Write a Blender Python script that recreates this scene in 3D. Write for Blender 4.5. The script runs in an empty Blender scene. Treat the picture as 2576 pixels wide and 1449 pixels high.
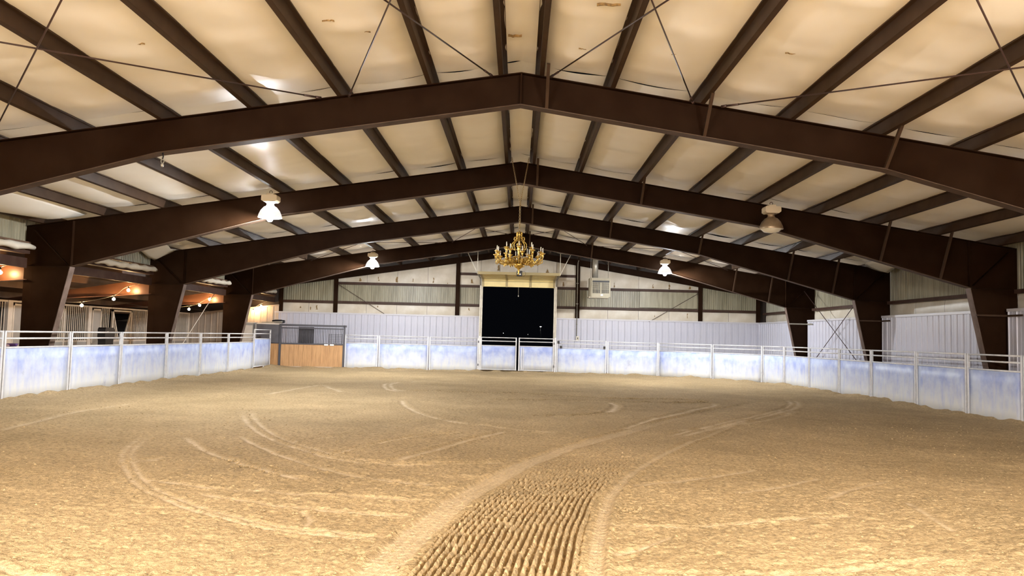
import bpy, math, random
import numpy as np
from mathutils import Vector, Matrix
random.seed(7); RNG = np.random.default_rng(11)
S = bpy.context.scene
COL = S.collection
# ------------------------------------------------------------------ camera
CAMZ = 1.65
def make_camera():
    f, yaw, pitch, roll, cx = 1969.2, -0.0098, 0.0613, 0.0244, 0.0546
    fwd = Vector((math.sin(yaw)*math.cos(pitch), math.cos(yaw)*math.cos(pitch), math.sin(pitch)))
    right = Vector((math.cos(yaw), -math.sin(yaw), 0)); up = right.cross(fwd)
    r = math.cos(roll)*right + math.sin(roll)*up
    u = -math.sin(roll)*right + math.cos(roll)*up
    cam = bpy.data.cameras.new('camera'); o = bpy.data.objects.new('camera', cam); COL.objects.link(o)
    M = Matrix((r, u, -fwd)).transposed().to_4x4(); M.translation = (cx, 0, CAMZ)
    o.matrix_world = M
    cam.sensor_width = 36; cam.lens = 36*f/2576; cam.clip_end = 400; cam.clip_start = .05
    S.camera = o
make_camera()
# ------------------------------------------------------------------ world (night) and exposure
wd = bpy.data.worlds.new('night'); S.world = wd; wd.use_nodes = True
wd.node_tree.nodes['Background'].inputs[0].default_value = (0.0006, 0.0007, 0.001, 1)
wd.node_tree.nodes['Background'].inputs[1].default_value = 1
S.view_settings.view_transform = 'Standard'; S.view_settings.look = 'None'
S.cycles.max_bounces = 8; S.cycles.diffuse_bounces = 6; S.cycles.glossy_bounces = 2; S.cycles.transmission_bounces = 2; S.cycles.caustics_reflective = False; S.cycles.caustics_refractive = False
S.view_settings.gamma = 1; S.view_settings.exposure = 1.5
try: S.view_settings.use_curve_mapping = False
except Exception: pass
# lamp radiances (high-bay lenses), colour
LAMP_COOL = ((0.94, 0.97, 1.0), 2100)
LAMP_WARM = ((1.0, 0.955, 0.87), 130)
REAR_FILL = 2900  # strength of the added pair behind the camera, fills the roof by bounce
NECK = 25
SHADE = .006          # glow of the prismatic glass reflectors relative to their lens
BULB = ((1.0, 0.62, 0.28), 130)
# ------------------------------------------------------------------ helpers
def link(o, parent=None):
    COL.objects.link(o)
    if parent is not None: o.parent = parent
    return o
class MB:
    def __init__(s): s.v = []; s.f = []; s.sm = []
    def add(s, vs, fs, smooth=False):
        b = len(s.v); s.v += [tuple(p) for p in vs]; s.f += [tuple(i+b for i in f) for f in fs]; s.sm += [smooth]*len(fs); return s
    def box(s, x0, x1, y0, y1, z0, z1):
        return s.add([(x0,y0,z0),(x1,y0,z0),(x1,y1,z0),(x0,y1,z0),(x0,y0,z1),(x1,y0,z1),(x1,y1,z1),(x0,y1,z1)],
            [(0,3,2,1),(4,5,6,7),(0,1,5,4),(1,2,6,5),(2,3,7,6),(3,0,4,7)])
    def bar(s, a, b, w, h, up=(0,0,1)):
        a = Vector(a); b = Vector(b); d = (b-a).normalized(); up = Vector(up)
        if abs(d.dot(up)) > .999: up = Vector((0,1,0))
        x = d.cross(up).normalized()*(w/2); z = x.cross(d).normalized()*(h/2)
        vs = [a-x-z, a+x-z, a+x+z, a-x+z, b-x-z, b+x-z, b+x+z, b-x+z]
        return s.add(vs, [(3,2,1,0),(4,5,6,7),(0,1,5,4),(1,2,6,5),(2,3,7,6),(3,0,4,7)])
    def prism(s, poly, y0, y1):         # polygon in XZ extruded in Y
        n = len(poly)
        vs = [(x,y0,z) for x,z in poly]+[(x,y1,z) for x,z in poly]
        fs = [tuple(range(n)), tuple(range(2*n-1, n-1, -1))]+[((i+1)%n, i, n+i, n+(i+1)%n) for i in range(n)]
        return s.add(vs, fs)
    def tube(s, pts, r, n=8, cap=True, smooth=True):
        pts = [Vector(p) for p in pts]; m = len(pts)
        rs = r if isinstance(r, (list, tuple)) else [r]*m
        rings = []; prev = None
        for i in range(m):
            d = (pts[min(i+1,m-1)]-pts[max(i-1,0)]).normalized()
            if prev is None:
                a = Vector((0,0,1)) if abs(d.z) < .9 else Vector((1,0,0))
                prev = d.cross(a).normalized()
            prev = (prev - d*prev.dot(d)).normalized(); q = d.cross(prev)
            rings += [pts[i]+(prev*math.cos(2*math.pi*k/n)+q*math.sin(2*math.pi*k/n))*rs[i] for k in range(n)]
        fs = [(i*n+k, i*n+(k+1)%n, (i+1)*n+(k+1)%n, (i+1)*n+k) for i in range(m-1) for k in range(n)]
        s.add(rings, fs, smooth)
        if cap:
            b = len(s.v)-len(rings)
            s.f += [tuple(b+k for k in range(n-1,-1,-1)), tuple(b+(m-1)*n+k for k in range(n))]; s.sm += [False]*2
        return s
    def lathe(s, prof, n=16, c=(0,0,0), smooth=True):
        vs = [(c[0]+r*math.cos(2*math.pi*k/n), c[1]+r*math.sin(2*math.pi*k/n), c[2]+z) for r,z in prof for k in range(n)]
        fs = [(i*n+k, i*n+(k+1)%n, (i+1)*n+(k+1)%n, (i+1)*n+k) for i in range(len(prof)-1) for k in range(n)]
        return s.add(vs, fs, smooth)
    def mesh(s, name, mat):
        m = bpy.data.meshes.new(name); m.from_pydata(s.v, [], s.f); m.materials.append(mat)
        m.polygons.foreach_set('use_smooth', s.sm); m.update(); return m
    def build(s, name, mat, parent=None, loc=None):
        o = bpy.data.objects.new(name, s.mesh(name, mat)); link(o, parent)
        if loc is not None: o.location = loc
        return o
def inst(name, mesh, parent=None, loc=(0,0,0), rz=0, scale=None):
    o = bpy.data.objects.new(name, mesh); link(o, parent); o.location = loc; o.rotation_euler = (0,0,rz)
    if scale: o.scale = scale
    return o
def empty(name, loc=(0,0,0), rz=0):
    o = bpy.data.objects.new(name, None); o.empty_display_size = .1; link(o); o.location = loc; o.rotation_euler = (0,0,rz); return o
def tag(o, label, cat, group=None, kind=None):
    o['label'] = label; o['category'] = cat
    if group: o['group'] = group
    if kind: o['kind'] = kind
    return o
def struct(o, label=None):
    o['kind'] = 'structure'
    if label: o['label'] = label
    return o
ORD = ['first','second','third','fourth','fifth','sixth','seventh','eighth','ninth','tenth','eleventh','twelfth','thirteenth','fourteenth','fifteenth','sixteenth']
# ------------------------------------------------------------------ materials
def mat(name, col, rough=.5, metal=0, col2=None, scale=3, detail=4, lo=.4, hi=.65, bump=0, bscale=40, spec=.5, coords='Object', stretch=None, trans=0):
    m = bpy.data.materials.new(name); m.use_nodes = True; nt = m.node_tree; b = nt.nodes['Principled BSDF']
    b.inputs['Base Color'].default_value = (*col, 1); b.inputs['Roughness'].default_value = rough
    b.inputs['Metallic'].default_value = metal; b.inputs['Specular IOR Level'].default_value = spec
    tc = nt.nodes.new('ShaderNodeTexCoord'); out = tc.outputs[coords]
    if stretch:
        mp = nt.nodes.new('ShaderNodeMapping'); mp.inputs['Scale'].default_value = stretch
        nt.links.new(out, mp.inputs['Vector']); out = mp.outputs['Vector']
    if col2:
        n = nt.nodes.new('ShaderNodeTexNoise'); n.inputs['Scale'].default_value = scale; n.inputs['Detail'].default_value = detail
        r = nt.nodes.new('ShaderNodeValToRGB'); r.color_ramp.elements[0].position = lo; r.color_ramp.elements[1].position = hi
        r.color_ramp.elements[0].color = (*col, 1); r.color_ramp.elements[1].color = (*col2, 1)
        nt.links.new(out, n.inputs['Vector']); nt.links.new(n.outputs['Fac'], r.inputs['Fac']); nt.links.new(r.outputs['Color'], b.inputs['Base Color'])
    if bump:
        n2 = nt.nodes.new('ShaderNodeTexNoise'); n2.inputs['Scale'].default_value = bscale; n2.inputs['Detail'].default_value = 5
        bp = nt.nodes.new('ShaderNodeBump'); bp.inputs['Strength'].default_value = bump; bp.inputs['Distance'].default_value = .02
        nt.links.new(out, n2.inputs['Vector']); nt.links.new(n2.outputs['Fac'], bp.inputs['Height']); nt.links.new(bp.outputs['Normal'], b.inputs['Normal'])
    return m
def emat(name, col, strength):
    m = bpy.data.materials.new(name); m.use_nodes = True; nt = m.node_tree; b = nt.nodes['Principled BSDF']
    b.inputs['Base Color'].default_value = (.8,.8,.8,1)
    b.inputs['Emission Color'].default_value = (*col, 1); b.inputs['Emission Strength'].default_value = strength
    if strength < 30: m.cycles.emission_sampling = 'NONE'
    return m
M = {}
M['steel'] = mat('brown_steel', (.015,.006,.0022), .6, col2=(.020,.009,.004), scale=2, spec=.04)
M['flange'] = mat('dusty_lit_flange', (.085,.055,.038), .55, col2=(.065,.04,.027), scale=5, spec=.1)  # dust plus bounced light from the sand, put into a paler brown
M['colflange'] = mat('dusty_lit_column_flange', (.15,.105,.085), .55, col2=(.10,.068,.052), scale=4, spec=.15)  # paler again: dust and light off fence and sand in the colour
M['purlin'] = mat('brown_purlin', (.045,.025,.0145), .5, col2=(.058,.034,.02), scale=3, spec=.15)
M['girt'] = mat('brown_girt', (.045,.021,.014), .5, col2=(.06,.033,.023), scale=4, spec=.2)
M['rod'] = mat('brown_rod', (.05,.025,.02), .4)
M['vinyl'] = mat('vinyl_insulation', (.93,.915,.86), .44, col2=(.90,.875,.81), scale=1.3, detail=2, spec=.25)
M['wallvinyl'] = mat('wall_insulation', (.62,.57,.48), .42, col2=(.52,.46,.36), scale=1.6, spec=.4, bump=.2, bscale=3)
M['stain'] = mat('torn_patch', (.30,.19,.07), .8, col2=(.13,.08,.035), scale=30)
M['liner'] = mat('white_liner_steel', (.53,.53,.60), .38, col2=(.48,.48,.55), scale=1.2, spec=.4)
M['cap'] = mat('liner_cap', (.52,.51,.54), .4)
M['fibre'] = mat('ribbed_fibreglass', (.30,.275,.19), .38, col2=(.21,.19,.125), scale=1.4, stretch=(6,6,.6), spec=.5)
M['fence'] = mat('galvanised_tube', (.66,.66,.67), .4, metal=.1, col2=(.56,.56,.58), scale=8)
M['tan_liner'] = mat('tan_liner', (.50,.42,.34), .5, col2=(.44,.36,.28), scale=2)
M['dark'] = mat('dark_brown_board', (.03,.018,.012), .6)
M['leanto'] = mat('lean_to_ceiling', (.16,.09,.05), .6, col2=(.11,.06,.035), scale=2)
M['stall'] = mat('stall_steel', (.72,.65,.56), .45, col2=(.64,.57,.49), scale=4)
M['stallpanel'] = mat('stall_panel', (.38,.36,.33), .5, col2=(.33,.31,.28), scale=2)
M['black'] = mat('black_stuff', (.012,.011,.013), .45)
M['blacksteel'] = mat('black_stall_steel', (.035,.033,.042), .4)
M['greysheet'] = mat('dark_grey_sheet', (.075,.075,.09), .42, col2=(.1,.1,.115), scale=3)
M['wood'] = mat('pine_board', (.48,.27,.115), .55, col2=(.37,.195,.078), scale=2.2, detail=6, stretch=(9,9,1))
M['white'] = mat('white_paint', (.75,.74,.7), .45)
M['doorpanel'] = mat('cream_door_steel', (.88,.74,.36), .45, col2=(.82,.68,.32), scale=3)
M['doorrail'] = mat('door_rail', (.42,.34,.17), .5)
M['galv'] = mat('galvanised_duct', (.42,.40,.34), .35, metal=.5, col2=(.34,.32,.27), scale=6)
M['heater'] = mat('heater_enamel', (.30,.265,.185), .45, col2=(.25,.22,.15), scale=3)
M['brass'] = mat('gilt_brass', (.72,.50,.13), .28, metal=.8, col2=(.42,.26,.055), scale=26)
M['chain'] = mat('chain_steel', (.30,.22,.11), .45, metal=.6)
M['candle'] = mat('candle_sleeve', (.85,.82,.72), .5)
M['alu'] = mat('lamp_aluminium', (.36,.27,.17), .35, metal=.55, col2=(.30,.22,.14), scale=8)
M['ballast'] = mat('ballast_housing', (.62,.53,.38), .45)
M['lens_off'] = mat('lamp_lens_unlit', (.8,.76,.62), .15)
M['lens_cool'] = emat('lamp_lens_cool', *LAMP_COOL)
M['lens_warm'] = emat('lamp_lens_warm', *LAMP_WARM)
M['lens_rear'] = emat('fill_lens_rear', LAMP_WARM[0], REAR_FILL)
M['shade_rear'] = emat('fill_glass_rear', LAMP_WARM[0], 12)
M['neck_cool'] = emat('lamp_neck_cool', LAMP_COOL[0], NECK); M['neck_cool'].cycles.emission_sampling = 'NONE'
M['neck_warm'] = emat('lamp_neck_warm', LAMP_WARM[0], 5)
M['shade_cool'] = emat('lamp_glass_cool', LAMP_COOL[0], .22)
M['shade_warm'] = emat('lamp_glass_warm', LAMP_WARM[0], LAMP_WARM[1]*SHADE)
M['reflector_lit'] = mat('lamp_reflector', (.55,.55,.56), .3, metal=.4)
M['bulb'] = emat('warm_bulb', *BULB)
M['yard'] = emat('yard_lamp', (1,.97,.9), 8)
M['navy'] = mat('navy_cloth', (.02,.03,.12), .8)
M['cyan'] = mat('cyan_cloth', (.05,.35,.65), .8)
M['purple'] = mat('purple_cloth', (.07,.03,.16), .8)
M['mauve'] = mat('mauve_cloth', (.30,.19,.18), .8)
M['ground'] = mat('night_ground', (.02,.017,.013), .9)
M['redbrown'] = mat('red_brown_leather', (.16,.06,.025), .6)
# sheet metal of the fence: bluish galvanised with scuffs and dust
def fence_sheet_mat():
    m = bpy.data.materials.new('fence_sheet'); m.use_nodes = True; nt = m.node_tree; b = nt.nodes['Principled BSDF']
    N = nt.nodes.new; L = nt.links.new
    g = N('ShaderNodeNewGeometry'); sep = N('ShaderNodeSeparateXYZ'); L(g.outputs['Position'], sep.inputs[0])
    n1 = N('ShaderNodeTexNoise'); n1.inputs['Scale'].default_value = 2.6; n1.inputs['Detail'].default_value = 7; n1.inputs['Roughness'].default_value = .62
    L(g.outputs['Position'], n1.inputs['Vector'])
    r1 = N('ShaderNodeValToRGB'); r1.color_ramp.elements[0].position = .36; r1.color_ramp.elements[1].position = .62
    r1.color_ramp.elements[0].color = (.30,.36,.64,1); r1.color_ramp.elements[1].color = (.49,.56,.74,1)
    L(n1.outputs['Fac'], r1.inputs['Fac'])
    # splashed dust on the lower half: ragged upper limit from noise
    mp = N('ShaderNodeMapping'); mp.inputs['Scale'].default_value = (5,5,1.2); L(g.outputs['Position'], mp.inputs['Vector'])
    n2 = N('ShaderNodeTexNoise'); n2.inputs['Scale'].default_value = 1.6; n2.inputs['Detail'].default_value = 6; L(mp.outputs[0], n2.inputs['Vector'])
    ma = N('ShaderNodeMath'); ma.operation = 'MULTIPLY_ADD'; ma.inputs[1].default_value = 1.1; L(n2.outputs['Fac'], ma.inputs[0])
    sb = N('ShaderNodeMath'); sb.operation = 'MULTIPLY'; sb.inputs[1].default_value = -1; L(sep.outputs['Z'], sb.inputs[0]); L(sb.outputs[0], ma.inputs[2])
    r2 = N('ShaderNodeMapRange'); r2.inputs['From Min'].default_value = -.35; r2.inputs['From Max'].default_value = .45; L(ma.outputs[0], r2.inputs['Value'])
    mx = N('ShaderNodeMix'); mx.data_type = 'RGBA'; mx.inputs['B'].default_value = (.62,.63,.63,1)
    L(r2.outputs[0], mx.inputs['Factor']); L(r1.outputs['Color'], mx.inputs['A']); L(mx.outputs['Result'], b.inputs['Base Color'])
    # dark scuffs
    n3 = N('ShaderNodeTexNoise'); n3.inputs['Scale'].default_value = 1.1; n3.inputs['Detail'].default_value = 6; n3.inputs['Roughness'].default_value = .7; L(g.outputs['Position'], n3.inputs['Vector'])
    r3 = N('ShaderNodeMapRange'); r3.inputs['From Min'].default_value = .62; r3.inputs['From Max'].default_value = .70; r3.inputs['To Max'].default_value = .45; L(n3.outputs['Fac'], r3.inputs['Value'])
    mx2 = N('ShaderNodeMix'); mx2.data_type = 'RGBA'; mx2.inputs['B'].default_value = (.25,.27,.40,1)
    L(r3.outputs[0], mx2.inputs['Factor']); L(mx.outputs['Result'], mx2.inputs['A']); L(mx2.outputs['Result'], b.inputs['Base Color'])
    b.inputs['Roughness'].default_value = .5; b.inputs['Specular IOR Level'].default_value = .3
    return m
M['sheet'] = fence_sheet_mat()
def sand_mat():
    m = bpy.data.materials.new('arena_sand'); m.use_nodes = True; nt = m.node_tree; b = nt.nodes['Principled BSDF']
    N = nt.nodes.new; L = nt.links.new
    g = N('ShaderNodeNewGeometry'); at = N('ShaderNodeAttribute'); at.attribute_name = 'track'
    n1 = N('ShaderNodeTexNoise'); n1.inputs['Scale'].default_value = .5; n1.inputs['Detail'].default_value = 4; n1.inputs['Roughness'].default_value = .6; L(g.outputs['Position'], n1.inputs['Vector'])
    r1 = N('ShaderNodeValToRGB'); r1.color_ramp.elements[0].position = .35; r1.color_ramp.elements[1].position = .65
    r1.color_ramp.elements[0].color = (.36,.263,.143,1); r1.color_ramp.elements[1].color = (.455,.335,.187,1); L(n1.outputs['Fac'], r1.inputs['Fac'])
    n2 = N('ShaderNodeTexNoise'); n2.inputs['Scale'].default_value = 22; n2.inputs['Detail'].default_value = 3; n2.inputs['Roughness'].default_value = .7; L(g.outputs['Position'], n2.inputs['Vector'])
    r2 = N('ShaderNodeMapRange'); r2.inputs['From Min'].default_value = .3; r2.inputs['From Max'].default_value = .6; r2.inputs['To Min'].default_value = .55; r2.inputs['To Max'].default_value = 1.12; L(n2.outputs['Fac'], r2.inputs['Value'])
    mul = N('ShaderNodeMix'); mul.data_type = 'RGBA'; mul.blend_type = 'MULTIPLY'; mul.inputs['Factor'].default_value = 1
    L(r1.outputs['Color'], mul.inputs['A']); L(r2.outputs[0], mul.inputs['B'])
    mx = N('ShaderNodeMix'); mx.data_type = 'RGBA'; mx.inputs['B'].default_value = (.62,.495,.34,1)
    L(at.outputs['Fac'], mx.inputs['Factor']); L(mul.outputs['Result'], mx.inputs['A'])
    ad = N('ShaderNodeAttribute'); ad.attribute_name = 'furrow_shade'; md = N('ShaderNodeMix'); md.data_type = 'RGBA'; md.inputs['B'].default_value = (.12,.075,.035,1)  # shade lying in the furrows, painted as a darker sand colour
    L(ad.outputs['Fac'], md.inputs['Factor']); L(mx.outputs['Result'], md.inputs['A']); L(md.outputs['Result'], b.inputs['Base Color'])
    n3 = N('ShaderNodeTexNoise'); n3.inputs['Scale'].default_value = 34; n3.inputs['Detail'].default_value = 3; n3.inputs['Roughness'].default_value = .75; L(g.outputs['Position'], n3.inputs['Vector'])
    bp = N('ShaderNodeBump'); bp.inputs['Strength'].default_value = .8; bp.inputs['Distance'].default_value = .02
    L(n3.outputs['Fac'], bp.inputs['Height']); L(bp.outputs['Normal'], b.inputs['Normal'])
    b.inputs['Roughness'].default_value = .95; b.inputs['Specular IOR Level'].default_value = .1
    return m
M['sand'] = sand_mat()
# ------------------------------------------------------------------ building dimensions
FY = [12.5+6.5*i for i in range(4)]          # rigid frames in view
YN, YE = -7.0, 38.5                          # near and far end walls
SL = .1539; ZT = 5.914
def ztop(x): return ZT - SL*abs(x)
XO = 11.98
FRN = ['nearest','second nearest','third nearest','farthest']
# ------------------------------------------------------------------ floor (sand)
def vnoise(x, y, seed):
    r = np.random.default_rng(seed); G = r.random((256,256)).astype(np.float32)
    xi = np.floor(x).astype(int); yi = np.floor(y).astype(int); fx = x-xi; fy = y-yi
    fx = fx*fx*(3-2*fx); fy = fy*fy*(3-2*fy)
    a = G[xi%256, yi%256]; b = G[(xi+1)%256, yi%256]; c = G[xi%256, (yi+1)%256]; d = G[(xi+1)%256, (yi+1)%256]
    return a*(1-fx)*(1-fy)+b*fx*(1-fy)+c*(1-fx)*fy+d*fx*fy-.5
TRACKS = [ # (half width, depth, paleness (negative paints furrow shade), tyre pair gap or 0, points)
 (.045,.010,.75,.11,[(-5.62,12.03),(-5.31,11.0),(-4.86,9.99),(-4.26,8.93),(-3.75,8.18),(-3.29,7.7),(-2.64,7.12),(-1.94,6.71),(-1.39,6.54),(-1.01,6.48)]),
 (.05,.010,.8,0,[(-3.97,8.6),(-3.42,8.38),(-2.98,8.22),(-2.54,8.15)]),
 (.07,.012,.9,0,[(-5.11,12.28),(-4.18,10.82),(-3.51,9.96),(-3.09,9.52),(-2.68,9.11),(-2.32,8.84)]),
 (.06,.012,.8,0,[(-4.36,12.54),(-3.25,10.79),(-2.43,9.77),(-1.77,9.17),(-1.27,8.91),(-0.85,8.78)]),
 (.06,.012,.7,.18,[(-5.54,16.29),(-4.57,13.91),(-3.75,12.41),(-3.12,11.49),(-2.45,10.64),(-2.0,10.31),(-1.46,10.17),(-0.71,10.35),(0.07,10.75)]),
 (.06,.010,.8,0,[(-3.36,11.92),(-2.91,12.58),(-2.18,13.1)]),
 (.06,.016,.8,0,[(-2.45,10.75),(-2.13,11.8),(-1.55,12.86),(-0.9,13.65)]),
 (.09,.018,.5,0,[(-1.59,10.31),(-1.15,11.56),(-0.71,12.78),(-0.15,13.98)]),
 (.08,.012,.8,0,[(-2.83,19.68),(-2.5,18.09),(-1.93,16.38),(-1.24,15.23),(-0.38,14.68),(0.35,14.09),(0.76,13.88)]),
 (.10,.014,.8,.2,[(-3.46,27.62),(-4.13,26.16),(-4.03,24.73),(-3.63,23.04),(-3.26,22.51)]),
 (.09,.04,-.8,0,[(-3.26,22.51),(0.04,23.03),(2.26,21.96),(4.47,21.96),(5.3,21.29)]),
 (.10,.014,.7,0,[(5.3,21.29),(5.16,20.51),(4.25,18.94),(2.93,16.77),(1.99,14.75)]),
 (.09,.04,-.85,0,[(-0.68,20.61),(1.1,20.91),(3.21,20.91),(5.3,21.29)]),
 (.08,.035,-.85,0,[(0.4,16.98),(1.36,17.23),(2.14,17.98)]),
 (.12,.015,.9,0,[(2.14,17.98),(2.51,19.52),(2.47,20.44)]),
 (.04,.010,.75,0,[(0.89,7.1),(1.51,7.2),(2.1,7.36),(2.73,7.59),(3.52,7.85)]),
 (.04,.010,.75,0,[(0.82,6.17),(1.1,6.43),(1.4,6.82)]),
 (.04,.010,.6,0,[(0.77,5.8),(1.52,5.8),(2.13,5.89),(2.8,6.09),(3.56,6.38)]),
 (.06,.008,.6,0,[(1.34,9.04),(1.95,9.37),(2.52,9.78),(3.18,10.34)]),
 (.05,.008,.6,0,[(2.49,8.8),(3.1,9.19),(3.82,9.86)]),
 (.06,.008,.5,0,[(3.42,8.6),(3.99,9.24),(4.63,9.7)]),
 (.05,.008,.6,0,[(4.21,8.46),(4.14,7.92),(4.06,7.27)]),
 (.05,.012,.6,0,[(-3.6,5.52),(-3.2,5.29),(-3.03,5.23),(-2.5,5.0)]),
 (.04,.010,.5,0,[(-1.92,7.37),(-1.76,7.07),(-1.74,6.78)]),
 (.05,.010,.65,0,[(-3.12,7.95),(-2.41,7.63),(-1.8,7.47),(-1.4,7.35),(-0.8,7.34)]),
 (.05,.010,.5,0,[(-2.74,8.25),(-2.16,8.08),(-1.54,8.06),(-0.68,7.96)]),
 (.12,.015,.6,0,[(-6.57,20.44),(-6.3,22.39),(-6.04,24.52),(-5.48,23.22),(-4.8,21.8)]),
 (.10,.012,.5,0,[(-8.02,12.29),(-8.26,13.69),(-8.56,15.47),(-8.48,17.37)]),
 (.06,.016,.5,.12,[(-4.75,9.6),(-4.61,9.72),(-4.42,10.13)]),
 (.10,.014,.6,.2,[(8.05,23.08),(7.78,22.03),(7.02,20.24),(5.34,17.54),(4.37,16.19),(2.6,13.6)]),
 (.10,.012,.35,0,[(2.2,14.19),(5.03,16.49),(6.89,19.45)]),
]
BL = [(-1.10,4.8),(-1.05,5.41),(-0.92,6.66),(-0.71,7.84),(-0.38,9.12),(0.07,10.65),(0.68,12.11),(1.26,13.17),(2.4,15.51),(4.23,18.44),(6.56,21.93)]
BR = [(.62,4.8),(0.7,5.57),(0.78,6.28),(0.89,7.07),(1.11,8.3),(1.41,9.37),(1.96,10.79),(3.0,13.01),(4.41,15.76),(6.35,19.0),(7.8,22.04)]
def smooth_poly(p, n=8):
    p = [Vector(a) for a in p]; out = []
    for i in range(len(p)-1):
        a = p[max(i-1,0)]; b = p[i]; c = p[i+1]; d = p[min(i+2,len(p)-1)]
        for k in range(n):
            t = k/n
            out.append(.5*((2*b)+(c-a)*t+(2*a-5*b+4*c-d)*t*t+(3*b-a-3*c+d)*t**3))
    out.append(p[-1]); return np.array([(v.x, v.y) for v in out])
FENCE_R = [(6.5,36.15),(8.5,34.2),(10.12,32.4),(10.62,31.2),(10.74,28.9),(10.82,26.41),(10.9,24.2),(10.99,21.66),(11.07,19.36),(11.14,17.33),(11.2,14.9)]
XLF = -11.1
def seg_dist(px, py, poly):
    best = np.full(px.shape, 1e9, np.float32); side = np.zeros(px.shape, np.float32); tt = np.zeros(px.shape, np.float32); n = len(poly)-1
    for i in range(n):
        ax, ay = poly[i]; bx, by = poly[i+1]; ex, ey = bx-ax, by-ay; l2 = ex*ex+ey*ey+1e-9
        t = np.clip(((px-ax)*ex+(py-ay)*ey)/l2, 0, 1); dx = px-ax-t*ex; dy = py-ay-t*ey
        d = np.hypot(dx, dy); m = d < best
        best[m] = d[m]; side[m] = np.sign(ex*dy-ey*dx)[m]; tt[m] = ((i+t)/n)[m]
    return best, side, tt
def build_floor():
    xs = np.concatenate([np.arange(-20.2,-11.4,.4), np.arange(-11.4,-4.6,.06), np.arange(-4.6,-1.5,.026), np.arange(-1.5,1.7,.012), np.arange(1.7,4.8,.026), np.arange(4.8,11.5,.06), np.arange(11.5,12.4,.2)])
    ys = np.concatenate([np.arange(-7.2,4.9,.3), np.arange(4.9,9.0,.0135), np.arange(9.0,15,.03), np.arange(15,37,.075), np.arange(37,39,.3)])
    X, Y = np.meshgrid(xs, ys); X = X.astype(np.float32); Y = Y.astype(np.float32)
    Z = .05*vnoise(X*.35+50, Y*.35+50, 1)+.03*vnoise(X*1.1+80, Y*1.1+80, 2)+.018*vnoise(X*4+10, Y*4+90, 3)
    near = np.clip((16-Y)/7, .25, 1)
    ZN = near*(.018*vnoise(X*11+300, Y*11+300, 4)+.013*vnoise(X*26+300, Y*26+300, 5)+.012*vnoise(X*55+500, Y*55+500, 6))
    Z += ZN
    track = np.zeros(X.shape, np.float32); furrow_shade = np.zeros(X.shape, np.float32)
    # drag band with harrow rows
    Lx = np.interp(Y, [p[1] for p in BL], [p[0] for p in BL]); Rx = np.interp(Y, [p[1] for p in BR], [p[0] for p in BR])
    v = (X-Lx)/(Rx-Lx); inb = (v > -.04) & (v < 1.04) & (Y > 4.8) & (Y < 22)
    wl = (Rx-Lx)
    fade = np.clip((11.5-Y)/4.5, 0.0, 1)
    harrow = np.clip((v-.20)/.05, 0, 1)*np.clip((.90-v)/.04, 0, 1)*inb
    ph = v*30*2*np.pi+1.2*vnoise(X*3+20, Y*3+20, 8)
    rows = np.cos(ph)
    br = np.clip(.95+.8*vnoise(X*14+40, Y*9+40, 9)+.6*vnoise(X*40+4, Y*30+4, 10), .35, 1.4)
    Z += harrow*(fade*.024+.006)*(rows*br)+harrow*.012*(vnoise(X*38+77, Y*38+77, 21)+.8*vnoise(X*75+7, Y*75+7, 22))*np.clip((13-Y)/4, 0, 1)
    # smooth wheel strips each side with tread bars
    for a, b_ in ((.0,.18), (.92,1.0)):
        st = np.clip((v-a)/.02, 0, 1)*np.clip((b_-v)/.02, 0, 1)*inb
        Z += -st*.75*ZN-st*.012 + st*.004*np.cos((v-a)/(b_-a)*2*np.pi*4)
        Z += st*.0035*np.sign(np.sin((Y*22+v*10)*2*np.pi*.5))*np.clip((12-Y)/5, 0, 1)*(((v-a)/(b_-a)*4) % 1 > .35)
        track = np.maximum(track, st*.40*np.clip((19-Y)/6, .2, 1))
    edge = np.exp(-((v+.015)*wl/.035)**2)+np.exp(-((v-1.015)*wl/.035)**2)
    Z += np.where(inb, edge*.018, 0)
    track = np.maximum(track, harrow*.10)
    for hw, dep, pale, gap, pts in TRACKS:
        poly = smooth_poly(pts)
        m0 = (X > poly[:,0].min()-.6) & (X < poly[:,0].max()+.6) & (Y > poly[:,1].min()-.6) & (Y < poly[:,1].max()+.6)
        px, py = X[m0], Y[m0]
        d, sd, t = seg_dist(px, py, poly)
        ends = np.clip(t/.06, 0, 1)*np.clip((1-t)/.06, 0, 1)
        rough = np.clip(.85+1.0*vnoise(px*5+9, py*5+9, 12)+.6*vnoise(px*25, py*25+30, 13), 0, 1.3)
        dd = [d] if not gap else [np.abs(d*sd-gap/2), np.abs(d*sd+gap/2)]
        dz = np.zeros_like(d); tr = np.zeros_like(d)
        for q in dd:
            g = np.exp(-(q/hw)**4)
            dz += -.7*ZN[m0]*np.exp(-(q/(hw*1.2))**4)/len(dd)-dep*g + dep*.7*np.exp(-((q-hw*1.5)/(hw*.5))**2)
            tr = np.maximum(tr, np.exp(-(q/(hw*.55))**2)*pale*1.15*rough)
        z = Z[m0]; z += dz*ends; Z[m0] = z
        k = track[m0]; track[m0] = np.maximum(k, tr*ends)
        if pale < 0: k = furrow_shade[m0]; furrow_shade[m0] = np.maximum(k, -pale*rough*ends*np.exp(-(d/(hw*.8))**2))
    # sand thrown up against the fence
    dR, _, _ = seg_dist(X, Y, np.array(FENCE_R))
    de = np.minimum(np.minimum(np.abs(X-XLF), np.abs(Y-36.2)), dR)
    Z += (.075*np.exp(-(de/.45)**2))*(.8+1.3*vnoise(X*2.2+7, Y*2.2+7, 15))+.05*np.exp(-(de/.7)**2)*vnoise(X*5+3, Y*5+3, 16)
    Z -= .02
    ins = (X > XLF-.1) & (Y < 36.4)
    Z = np.where((X < XLF-.15) | (Y > 36.5) | (X > 11.3), Z*.3-.01, Z)
    ny, nx = X.shape
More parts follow.
